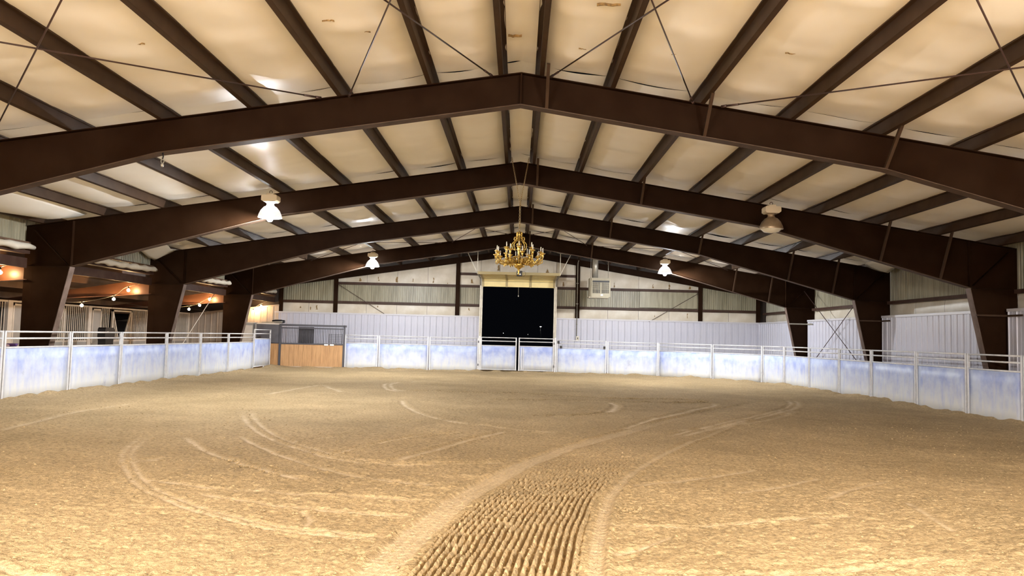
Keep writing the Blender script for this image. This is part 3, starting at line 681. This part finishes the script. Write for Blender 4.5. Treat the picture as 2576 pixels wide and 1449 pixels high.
# ------------------------------------------------------------------ overhead door
def build_door():
    root = empty('door_1', (0,0,0)); struct(root, 'cream sectional overhead door rolled up above the dark doorway')
    W = 1.74; secs = []
    path = [((YE-.28, 4.04)), ((YE-.30,4.30)), ((YE-.42,4.40)), ((YE-1.0,4.43)), ((YE-1.6,4.44)), ((YE-2.2,4.45)), ((YE-2.8,4.46)), ((YE-3.3,4.46))]
    for i in range(len(path)-1):
        (ya,za),(yb,zb) = path[i], path[i+1]
        for k in range(3):
            xa = -W+k*2*W/3; xb = xa+2*W/3
            mb = MB(); mb.add([(xa+.05,ya,za),(xb-.05,ya,za),(xb-.05,yb,zb),(xa+.05,yb,zb),(xa+.05,ya+.02,za+.03),(xb-.05,ya+.02,za+.03),(xb-.05,yb+.02,zb+.03),(xa+.05,yb+.02,zb+.03)],
                   [(0,1,2,3),(7,6,5,4),(0,4,5,1),(1,5,6,2),(2,6,7,3),(3,7,4,0)]); mb.build('door_panel', M['doorpanel'], root)
        for k in range(4):
            x = -W+k*2*W/3; mb = MB(); mb.bar((x,ya-.012,za-.012),(x,yb-.012,zb-.012), .09, .03, up=(0,-1,1) if i < 2 else (0,0,1)); mb.build('door_stile', M['doorrail'], root)
        if i in (0,): 
            pass
        mb = MB(); mb.box(-W,W,yb-.012,yb+.006,zb-.014,zb+.01); mb.build('section_joint', M['doorrail'], root)
    MB().box(-W-.12,W+.14,YE-3.42,YE-3.30,4.40,4.52).build('front_rail', M['doorrail'], root)
    for s in (-1,1):
        x = s*(W+.12); mb = MB(); mb.bar((x,YE-.3,0),(x,YE-.3,4.1),.05,.05); mb.bar((x,YE-.3,4.1),(x,YE-.55,4.42),.05,.05); mb.bar((x,YE-.55,4.42),(x,YE-3.45,4.45),.05,.05); mb.build('track', M['galv'], root)
        MB().bar((x,YE-3.4,4.44),(x,YE-3.4,ztop(x)+.0),.03,.03).build('hanger', M['galv'], root)
        MB().bar((x,YE-3.4,4.44),(x+s*.55,YE-3.4,ztop(x+s*.55)),.03,.03).build('hanger', M['galv'], root)
build_door()
op = empty('door_opener', (.03,YE-4.0,4.42)); tag(op, 'small dark door opener motor hanging below the chandelier in front of the door', 'opener')
MB().box(-.12,.12,-.18,.18,-.12,.10).build('motor_housing', M['black'], op)
MB().box(-.06,.06,-.19,-.17,-.08,-.02).build('lamp_cover', M['white'], op)
MB().box(-.02,.02,.18,3.6,.02,.06).build('rail', M['galv'], op)
for s in (-1,1): MB().bar((s*.1,0,.1),(s*.1,0,1.40),.02,.02).build('hanger', M['galv'], op)
MB().tube([(.18+.09*math.cos(t),-.1,-.02+.12*math.sin(t)) for t in [k*.5 for k in range(14)]], .006, 5).build('cable_loop', M['rod'], op)
pc = empty('pull_cord', (0,YE-.34,4.03)); tag(pc, 'thin cord with a pale handle hanging in the dark doorway', 'cord')
MB().tube([(0,0,0),(0,0,-.40)], .008, 5).build('cord', M['galv'], pc)
MB().lathe([(.005,-.38),(.03,-.42),(.012,-.46)], 8).build('handle', M['white'], pc)
# ------------------------------------------------------------------ unit heater
def build_heater():
    r = empty('unit_heater', (3.70,35.5,3.52)); tag(r, 'boxy beige unit heater with louvres hanging left of the right lamp', 'heater')
    MB().box(-.46,.47,0,.75,0,.86).build('cabinet', M['heater'], r)
    fr = MB(); fr.box(-.40,.47,-.05,0,.74,.86); fr.box(-.40,.47,-.05,0,0,.16); fr.box(-.40,-.35,-.05,0,.16,.74); fr.box(.42,.47,-.05,0,.16,.74); fr.build('front_frame', M['heater'], r)
    MB().box(-.35,.42,-.012,-.002,.16,.74).build('recess', M['black'], r)
    for k in range(12):
        x = -.32+k*.065; MB().box(x-.012,x+.012,-.05,-.015,.16,.66).build('louvre', M['heater'], r)
    for k in range(4):
        z = .36+k*.09; MB().box(-.35,.42,-.055,-.048,z-.01,z+.01).build('cross_louvre', M['heater'], r)
    MB().box(.02,.05,-.06,-.045,.16,.66).build('mullion', M['heater'], r)
    MB().box(.03,.13,-.055,-.05,.05,.12).build('rating_plate', M['white'], r)
    MB().box(-.5,.4,-.03,.72,-.05,0).build('drip_tray', M['heater'], r)
    MB().tube([(-.2,.35,.86),(-.2,.35,ztop(3.5)+.2-3.52)], .14, 20).build('flue', M['galv'], r)
    for x in (-.40,.40): MB().tube([(x,.3,.86),(x,.3,ztop(3.9)-3.52+.05)], .012, 6).build('hanger_rod', M['galv'], r)
build_heater()
# ------------------------------------------------------------------ conduit and switch box on the far wall
cd = empty('conduit', (2.88,YE-.27,1.7)); tag(cd, 'thin grey conduit running down the brown post right of the doorway', 'conduit')
MB().tube([(0,0,0),(0,0,3.5),(-.0,-.1,3.62),(.0,-.5,3.66)], .022, 8).build('pipe', M['galv'], cd)
for z in (.6,1.6,2.6): MB().box(-.05,.05,-.01,.03,z-.015,z+.015).build('clip', M['galv'], cd)
sb = empty('switch_box', (2.93,YE-.30,1.52)); tag(sb, 'small grey switch box on the white wall below the conduit', 'switch box')
MB().box(-.07,.07,-.05,.05,0,.2).build('box', M['galv'], sb); MB().box(-.02,.02,-.075,-.05,.06,.14).build('lever', M['black'], sb)
# ------------------------------------------------------------------ high-bay lamps
def lamp(x, y, label, lens, neck, lit):
    z = 4.32; r = empty('high_bay_lamp', (x,y,z)); tag(r, label, 'lamp', 'high bay lamps')
    zp = ztop(x)-z
    MB().lathe([(.275,0),(.28,.01),(.265,.07),(.22,.17),(.15,.25),(.10,.275),(.094,.27),(.14,.235),(.205,.16),(.25,.06),(.262,.004),(.275,0)], 28).build('reflector', M[lens.replace('lens','shade')] if lit else M['alu'], r)
    if lens == 'lens_cool': MB().lathe([(.0,-.10),(.035,-.092),(.06,-.068),(.072,-.03),(.065,.02),(.035,.09),(.03,.2)], 16).build('bulb', M[lens], r)
    else: MB().lathe([(.0,-.095),(.17,-.068),(.255,.012)], 14).build('lens', M[lens], r)
    MB().lathe([(.10,.275),(.085,.30),(.085,.345),(.12,.37)], 10).build('neck', M[neck], r)
    mb = MB(); mb.prism([(-.18,.40),(-.13,.37),(.14,.37),(.19,.41),(.19,.50),(.17,.53),(-.16,.53),(-.18,.50)][::-1], -.15, .15); mb.build('ballast_housing', M['ballast'], r)
    MB().box(-.08,.09,-.08,.08,.535,.575).build('junction_box', M['ballast'], r)
    hk = MB(); hk.tube([(0,0,.57),(0,0,zp-.10)], .012, 6)
    hk.tube([(.035*math.cos(t),0,zp-.065+.035*math.sin(t)) for t in [k*.6 for k in range(12)]], .008, 5); hk.build('hook', M['rod'], r)
lamp(-5.93,18.45,'lit white high bay lamp, the big one at upper left','lens_cool','neck_cool',True)
lamp(5.97,18.45,'unlit brownish high bay lamp hanging at upper right','lens_off','alu',False)
lamp(-5.92,31.5,'lit white high bay lamp, the small far one left of the chandelier','lens_cool','neck_cool',True)
lamp(5.89,31.5,'lit white high bay lamp, the small far one right of the heater','lens_cool','neck_cool',True)
lamp(-5.9,2.2,'lit warm high bay lamp overhead at the left, just out of the picture','lens_warm','neck_warm',True)
lamp(5.9,2.2,'lit warm high bay lamp overhead at the right, just out of the picture','lens_warm','neck_warm',True)
lamp(-5.9,-4.2,'unseen high bay lamp added behind the camera at the left to brighten the roof','lens_rear','neck_warm',True)  # unseen rear pair, added so light bounced off the sand lifts the roof
lamp(5.9,-4.2,'unseen high bay lamp added behind the camera at the right to brighten the roof','lens_rear','neck_warm',True)
hk = empty('lamp_hook', (-5.75,12.42,4.46)); tag(hk, 'empty hook with a pale ring under the nearest frame at left', 'hook')
MB().tube([(0,0,0),(.01,0,-.06),(0,0,-.10)], .012, 6).build('hook', M['black'], hk)
MB().tube([(.025*math.cos(t),0,-.135+.035*math.sin(t)) for t in [k*.6 for k in range(12)]], .007, 5).build('ring', M['galv'], hk)
MB().lathe([(.0,-.17),(.02,-.175),(.026,-.20),(.018,-.225),(0,-.23)], 10).build('weight', M['galv'], hk)
# ------------------------------------------------------------------ chandelier
def build_chandelier():
    r = empty('chandelier', (.02,18.4,3.12)); tag(r, 'ornate gilt chandelier with unlit white candles hanging on a chain under the ridge', 'chandelier')
    B = M['brass']
    MB().lathe([(0,-.03),(.018,-.025),(.025,0),(.012,.03),(.03,.06),(.02,.09),(.045,.12),(.10,.15),(.12,.19),(.13,.22),(.10,.25),(.05,.27),(.03,.30),(.03,.33),(.045,.40),(.03,.46),(.035,.56),(.05,.60),(.03,.64),(.06,.68),(.07,.70),(.03,.73),(.02,.95)], 20).build('stem', B, r)
    def scroll(ang, pts, rad, taper=True):
        c, s = math.cos(ang), math.sin(ang)
        v = [Vector((p[0],0,p[1])) for p in pts]; out = []
        for i in range(len(v)-1):
            a = v[max(i-1,0)]; b = v[i]; cc = v[i+1]; d = v[min(i+2,len(v)-1)]
            for k in range(5):
                t = k/5; out.append(.5*((2*b)+(cc-a)*t+(2*a-5*b+4*cc-d)*t*t+(3*b-a-3*cc+d)*t**3))
        out.append(v[-1]); n = len(out)
        return [(p.x*c, p.x*s, p.z) for p in out], [rad*(1.1-.45*k/n) for k in range(n)]
    def arm(ang, R, z0, zc):
        c, s = math.cos(ang), math.sin(ang)
        pts, rr = scroll(ang, [(.08,.27),(.18,z0+.01),(.18+(R-.18)*.45,z0-.02),(R*.88,z0+.03),(R,z0+.11),(R,zc-.08)], .0135)
        a = MB().tube(pts, rr, 7).build('arm', B, r)
        # small counter scrolls and leaves
        p2, r2 = scroll(ang, [(.12,.24),(.2,.34),(.30,.36),(.36,.28),(.30,.22),(.25,.27)], .013)
        MB().tube(p2, r2, 6).build('scroll', B, a)
        p3, r3 = scroll(ang, [(R*.86,z0+.06),(R*.95,z0+.0),(R*1.0,z0+.05),(R*.93,z0+.09)], .012)
        MB().tube(p3, r3, 6).build('scroll', B, a)
        lf = MB(); lf.lathe([(.0,-.045),(.018,-.01),(.012,.02),(0,.03)], 6, (R*.62*c, R*.62*s, z0-.035)); lf.build('leaf_drop', B, a)
        cp = MB().lathe([(.0,zc-.10),(.022,zc-.095),(.016,zc-.07),(.03,zc-.05),(.02,zc-.03),(.045,zc-.012),(.066,zc+.008),(.06,zc+.010),(.03,zc),(.016,zc+.03),(0,zc+.03)], 14, (R*c,R*s,0)).build('drip_cup', B, a)
        MB().lathe([(.011,zc+.02),(.011,zc+.125),(.006,zc+.135),(0,zc+.136)], 8, (R*c,R*s,0)).build('candle', M['candle'], a)
    for k in range(12): arm(2*math.pi*(k+.25)/12, .60 if k % 2 else .52, .24, .52 if k % 2 == 0 else .46)
    for k in range(6): arm(2*math.pi*(k+.5)/6, .34, .30, .60)
    for k in range(6): arm(2*math.pi*(k+.05)/6, .44, .25, .40)
    for k in range(8):
        a = 2*math.pi*k/8
        p, rr = scroll(a, [(.03,.98),(.06,.97),(.065,.86),(.10,.78),(.17,.70),(.16,.60),(.13,.56),(.12,.61)], .012); MB().tube(p, rr, 6).build('crown_scroll', B, r)
        p, rr = scroll(a+.39, [(.06,.85),(.12,.86),(.13,.80),(.10,.79)], .010); MB().tube(p, rr, 6).build('crown_scroll', B, r)
    MB().lathe([(.06,.90),(.075,.92),(.06,.94)], 16).build('crown_ring', B, r)
    # chain: single strand then two strands to the ridge purlins
    def chain(a, b, big, nm):
        a = Vector(a); b = Vector(b); d = b-a; n = int(d.length/(big*1.55)); u = d.normalized(); mb = MB()
        side = u.orthogonal().normalized(); s2 = u.cross(side)
        for i in range(n+1):
            c = a+d*(i/max(n,1)); e = side if i % 2 else s2
            mb.tube([c+u*big*math.cos(t)+e*big*.5*math.sin(t) for t in [k*math.pi/4 for k in range(9)]], big*.17, 5, cap=False)
        mb.build(nm, M['chain'], r)
    chain((0,0,.97),(0,0,1.64), .045, 'chain')
    chain((0,0,1.64),(-.22,-.02,ztop(.2)-3.12-.02), .028, 'chain'); chain((0,0,1.64),(.18,-.02,ztop(.2)-3.12-.02), .028, 'chain')
build_chandelier()
# ------------------------------------------------------------------ wooden stall with black bars (far left corner)
def build_corner_stall():
    r = empty('corner_stall', (-10.85,35.82,0)); tag(r, 'pine stall front with black bars in the far left corner', 'stall')
    ang = math.atan2(.33, 2.87); L = 2.88
    fr = bpy.data.objects.new('front', None); link(fr, r); fr.rotation_euler = (0,0,ang)
    n = 14; w = (L-.1)/n
    for k in range(n):
        MB().box(.05+k*w+.002, .05+(k+1)*w-.002, -.02+random.uniform(-.004,.004), .02, -.05, 1.04).build('plank', M['wood'], fr)
    for k in range(37):
        x = .09+k*.0745; MB().tube([(x,0,1.06),(x,0,1.82)], .011, 6).build('bar', M['blacksteel'], fr)
    for x in (.0, L): MB().box(x-.045,x+.045,-.05,.05,-.05,1.95).build('post', M['blacksteel'], fr)
    MB().box(-.05,L+.1,-.05,.05,1.86,1.95).build('top_rail', M['blacksteel'], fr)
    MB().box(.0,L,-.035,.035,1.75,1.80).build('upper_rail', M['blacksteel'], fr)
    MB().box(.0,L,-.04,.04,1.03,1.09).build('middle_rail', M['blacksteel'], fr)
    MB().box(.0,L,-.03,.03,-.05,.03).build('kick_board', M['tan_liner'], fr)
    MB().box(.75,1.45,.35,.40,.9,1.84).build('back_board', M['blacksteel'], fr)
    for x in (2.08,2.34): MB().box(x-.09,x+.09,-.06,-.045,1.0,1.07).build('name_card', M['white'], fr)
    g = MB()
    for k in range(6): g.bar((2.2,-.03,1.14+k*.075),(2.8,-.03,1.14+k*.075),.014,.014)
    for k in range(7): g.bar((2.2+k*.1,-.03,1.12),(2.2+k*.1,-.03,1.55),.014,.014)
    g.build('feeder_grid', M['blacksteel'], fr)
    sd = bpy.data.objects.new('side', None); link(sd, r)
    for k in range(5):
        MB().box(-1.1+k*.21+.002, -1.1+(k+1)*.21-.002, -.02, .02, -.05, 1.06).build('plank', M['wood'], sd)
    MB().box(-1.12,-.04,-.025,.01,1.08,1.93).build('grey_sheet', M['greysheet'], sd)
    MB().box(-1.14,.03,-.04,.03,1.92,1.97).build('top_rail', M['stall'], sd)
    MB().box(-1.14,-.04,-.035,.02,1.05,1.09).build('middle_rail', M['blacksteel'], sd)
    MB().box(-1.16,-1.10,-.04,.04,-.05,1.97).build('post', M['stallpanel'], sd)
    # rear partition
    bw = MB().box(-1.12,2.9,1.55,1.6,-.05,1.0).build('rear_boards', M['wood'], r)
build_corner_stall()
ab = MB(); ab.box(0,.95,-.03,.03,0,.012); ab.box(0,.95,-.03,-.018,0,.06)
o = ab.build('angle_bar', M['galv'], None, (-11.72,35.80,1.972)); o.rotation_euler = (0,-.035,.02); tag(o, 'loose metal angle bar lying on top of the corner stall', 'metal bar')
def lumpy(name, m, loc, sx, sy, sz, label, cat, seed, n=16, amp=.25):
    rr = random.Random(seed); mb = MB(); vs = []; k2 = 9
    for j in range(k2):
        th = math.pi*j/(k2-1)
        for i in range(n):
            ph = 2*math.pi*i/n; q = 1+amp*(rr.random()-.5)
            sq = lambda v: math.copysign(abs(v)**.6, v)
            vs.append((sx*q*sq(math.sin(th))*sq(math.cos(ph)), sy*q*sq(math.sin(th))*sq(math.sin(ph)), sz*(1+sq(math.cos(th))*(1 if j < k2/2 else 1))))
    mb.add(vs, [(j*n+i, (j+1)*n+i, (j+1)*n+(i+1)%n, j*n+(i+1)%n) for j in range(k2-1) for i in range(n)], True)
    o = mb.build(name, M[m], None, loc); return tag(o, label, cat)
lumpy('folded_tarp', 'black', (-11.02,36.05,1.975), .27, .2, .085, 'black folded bundle on top of the corner stall', 'bundle', 3)
cb = empty('tall_cabinet', (-12.42,36.1,0)); tag(cb, 'beige cabinet standing behind the fence left of the corner stall', 'cabinet')
MB().box(-.3,.3,-.25,.25,0,1.95).build('body', M['stallpanel'], cb); MB().box(-.33,.33,-.27,.27,1.95,1.99).build('top', M['stall'], cb); MB().box(-.27,.27,-.265,-.25,.1,1.85).build('door', M['stall'], cb); MB().box(.2,.23,-.29,-.265,.9,1.1).build('handle', M['galv'], cb)
# ------------------------------------------------------------------ stalls along the aisle
XS = -16.1
barmesh = MB().box(-.013,.013,-.013,.013,0,1.0).mesh('bar', M['stall'])
def stall_front(y0, y1, segs, label):
    r = empty('stall_front', (XS,y0,0)); tag(r, label, 'stall front', 'horse stall fronts along the aisle')
    L = y1-y0
    MB().box(-.03,.03,0,L,2.34,2.40).build('top_rail', M['stall'], r)
    MB().box(-.03,.03,0,L,1.05,1.11).build('middle_rail', M['stall'], r)
    MB().box(-.02,.02,0,L,-.02,1.05).build('lower_boards', M['stallpanel'], r)
    MB().box(-2.9,-2.8,0,L,0,1.9).build('interior_shade_sheet', M['black'], r)  # black sheet standing in for the shade inside the stall
    def bar(y, za, zb): inst('bar', barmesh, r, (0,y,za), 0, (1,1,zb-za))
    for kind, a, b in segs:
        a -= y0; b -= y0
        if kind == 'bars':
            n = max(2, int(round((b-a)/.122)))
            for k in range(n): bar(a+(k+.5)*(b-a)/n, 1.11, 2.34)
        elif kind == 'post': MB().box(-.05,.05,a,b,-.02,2.40).build('post', M['stall'], r)
        elif kind == 'solid':
            d = MB().box(.0,.035,a,b,1.0,2.30).build('door_panel', M['stallpanel'], r)
            f = MB(); f.box(.03,.05,a,a+.06,1.0,2.30); f.box(.03,.05,b-.06,b,1.0,2.30); f.box(.03,.05,a,b,2.24,2.30); f.build('door_frame', M['stall'], d)
        elif kind == 'vee':
            f = MB(); f.box(-.03,.04,a,a+.07,-.02,2.30); f.box(-.03,.04,b-.07,b,-.02,2.30); f.box(-.03,.04,a,b,2.24,2.30)
            m = (a+b)/2; q = .20
            f.bar((.005,a+.07,2.24),(.005,m-q,1.1),.045,.045); f.bar((.005,b-.07,2.24),(.005,m+q,1.1),.045,.045); f.build('yoke_door_frame', M['stall'], r)
            n = 5
            for k in range(n):
                t = (k+.6)/n; zz = 2.24-t*(2.24-1.1)
                bar(a+.07+(m-q-a-.07)*t, 1.11, zz-.04); bar(b-.07+(m+q-b+.07)*t, 1.11, zz-.04)
stall_front(20.6,25.85,[('post',20.6,20.8),('bars',20.85,22.2),('vee',22.3,23.1),('bars',23.15,24.5),('post',24.55,24.78),('solid',24.8,25.5),('bars',25.55,25.85)],'stall front with white bars left of the big left column')
stall_front(25.9,30.85,[('vee',26.15,27.7),('bars',27.75,29.12),('post',29.18,29.40),('solid',29.45,30.1),('bars',30.15,30.78)],'stall front with bars and a plain grey door right of the big left column')
stall_front(30.9,34.2,[('vee',30.95,32.5),('bars',32.55,33.75),('post',33.78,34.15)],'stall front with a V-shaped door opening')
stall_front(34.25,38.2,[('solid',34.3,35.0),('vee',35.2,36.7),('bars',36.8,38.0),('post',38.02,38.2)],'farthest stall front beside the grey end wall')
# ------------------------------------------------------------------ string lights
def build_string(y, pts, bulbs, label):
    r = empty('string_lights', (-13.0,y,0)); tag(r, label, 'string lights', 'strings of globe bulbs in the aisle')
    poly = smooth_poly(pts, 6); MB().tube([(a+13.0,0,b) for a,b in poly], .008, 5).build('cable', M['galv'], r)
    for x, z in bulbs:
        s = MB().tube([(x+13.0,0,z+.05),(x+13.0,0,z+.12)], .02, 8).build('socket', M['black'], r)
        MB().lathe([(.0,-.05),(.035,-.035),(.05,.0),(.035,.035),(0,.05)], 10, (x+13.0,0,z)).build('bulb', M['bulb'], s)
build_string(18.72, [(-12.02,3.15),(-12.45,3.02),(-13.4,2.6),(-14.6,2.45),(-16,2.6)], [(-12.48,2.88)], 'warm globe bulbs strung across the aisle at the left picture edge')
build_string(25.22, [(-12.02,3.1),(-12.7,2.92),(-13.1,2.64),(-14.1,2.42),(-15,2.42),(-16,2.6)], [(-14.11,2.30),(-13.08,2.53),(-12.62,2.83)], 'warm globe bulbs strung across the aisle between the first two left columns')
build_string(31.72, [(-12.02,3.05),(-12.6,2.88),(-13.05,2.64),(-13.6,2.52),(-14.6,2.42),(-16,2.6)], [(-13.37,2.42),(-12.94,2.59),(-12.55,2.84)], 'warm globe bulbs strung across the aisle left of the farthest column')
build_string(38.0, [(-12.1,3.1),(-12.6,2.88),(-13.0,2.68),(-14.2,2.45),(-16,2.6)], [(-12.89,2.55),(-12.51,2.81)], 'warm globe bulbs in front of the tan wall at the aisle end')
# ------------------------------------------------------------------ things standing in the aisle
def folding_chair():
    r = empty('folding_chair', (-12.6,20.3,0)); tag(r, 'tall folding chair with a white tube frame behind the left fence', 'chair')
    for s in (-.22,.22):
        MB().tube([(s,-.28,0),(s,.16,.62)], .014, 8).build('leg', M['white'], r); MB().tube([(s,.28,0),(s,-.16,.62)], .014, 8).build('leg', M['white'], r)
        MB().tube([(s,.16,.6),(s,.22,1.20)], .014, 8).build('back_post', M['white'], r); MB().tube([(s,-.2,.62),(s,-.2,.82),(s,.2,.84)], .013, 8).build('armrest', M['white'], r)
    MB().tube([(-.22,.22,1.2),(-.1,.22,1.17),(.1,.22,1.17),(.22,.22,1.2)], .014, 8).build('back_rail', M['white'], r)
    MB().box(-.22,.22,-.16,.16,.61,.63).build('seat', M['navy'], r); MB().box(-.22,.22,.205,.22,.85,1.15).build('backrest', M['navy'], r)
folding_chair()
tk = empty('tack_trunk', (-12.5,19.3,0)); tag(tk, 'low trunk behind the left fence carrying coloured cloths', 'trunk')
MB().box(-.3,.3,-.7,.55,0,.98).build('body', M['redbrown'], tk); MB().box(-.32,.32,-.72,.57,.98,1.04).build('lid', M['redbrown'], tk)
MB().box(.30,.33,-.1,.1,.85,.95).build('latch', M['galv'], tk)
lumpy('cloth', 'cyan', (-12.45,19.68,1.04), .12,.16,.055, 'bright blue cloth showing between the left fence rails', 'cloth', 5)
lumpy('cloth', 'purple', (-12.45,19.30,1.04), .14,.16,.065, 'dark purple cloth beside the bright blue one', 'cloth', 6)
lumpy('cloth', 'mauve', (-12.45,18.92,1.04), .13,.15,.06, 'mauve cloth at the left picture edge behind the fence', 'cloth', 8)
bt = MB().lathe([(0,0),(.035,0),(.035,.07),(.014,.09),(.014,.11),(0,.11)], 12).build('bottle', M['white'], None, (-12.25,19.22,1.04)); tag(bt, 'small white bottle in front of the purple cloth', 'bottle')
def covered_cart():
    r = empty('covered_cart', (-15.0,28.5,0)); tag(r, 'tall black rounded hood standing in front of the grey stall door', 'cart')
    mb = MB(); mb.prism([(-.28,.55),(-.27,1.1),(-.33,1.30),(-.32,1.54),(-.26,1.60),(.26,1.60),(.32,1.54),(.33,1.30),(.27,1.1),(.28,.55)][::-1], -.14, .14); o = mb.build('hood', M['black'], r); o.rotation_euler = (0,0,math.pi/2)
    MB().box(-.14,.14,-.28,.28,.12,.55).build('base', M['black'], r)
    for a in (-.11,.11):
        for b in (-.25,.25): MB().tube([(a-.03,b,.07),(a+.03,b,.07)], .07, 12).build('wheel', M['black'], r)
    MB().box(.14,.15,-.2,-.1,1.42,1.47).build('badge', M['galv'], r)
covered_cart()
sbk = MB(); sbk.tube([(0,0,3.2),(.4,-4.6,.6)], .016, 6); o = sbk.build('guy_rod', M['stall'], None, (-12.4,32.0,0)); tag(o, 'pale rod slanting down across the aisle left of the farthest column', 'rod')
# ------------------------------------------------------------------ outside, seen through the doorway
gr = MB().box(-60,60,YE+.1,140,-.12,-.08).build('floor_outside', M['ground']); struct(gr, 'dark ground outside the doorway')
for x, z, rr, l in ((2.01,2.54,.06,'brightest distant yard lamp in the dark doorway'), (-1.31,1.89,.02,'faint distant lamp at the left of the dark doorway'), (.89,1.82,.012,'faintest distant lamp low in the dark doorway')):
    r = empty('yard_lamp', (x,70,0)); tag(r, l, 'lamp', 'distant yard lamps')
    MB().tube([(0,.2,-.1),(0,.2,z+.1)], .04, 6).build('pole', M['black'], r); MB().lathe([(0,z-rr*.5),(rr,z-rr*.2),(rr*1.2,z+rr*.2),(0,z+rr*.5)], 10).build('lamp_head', M['yard'], r)
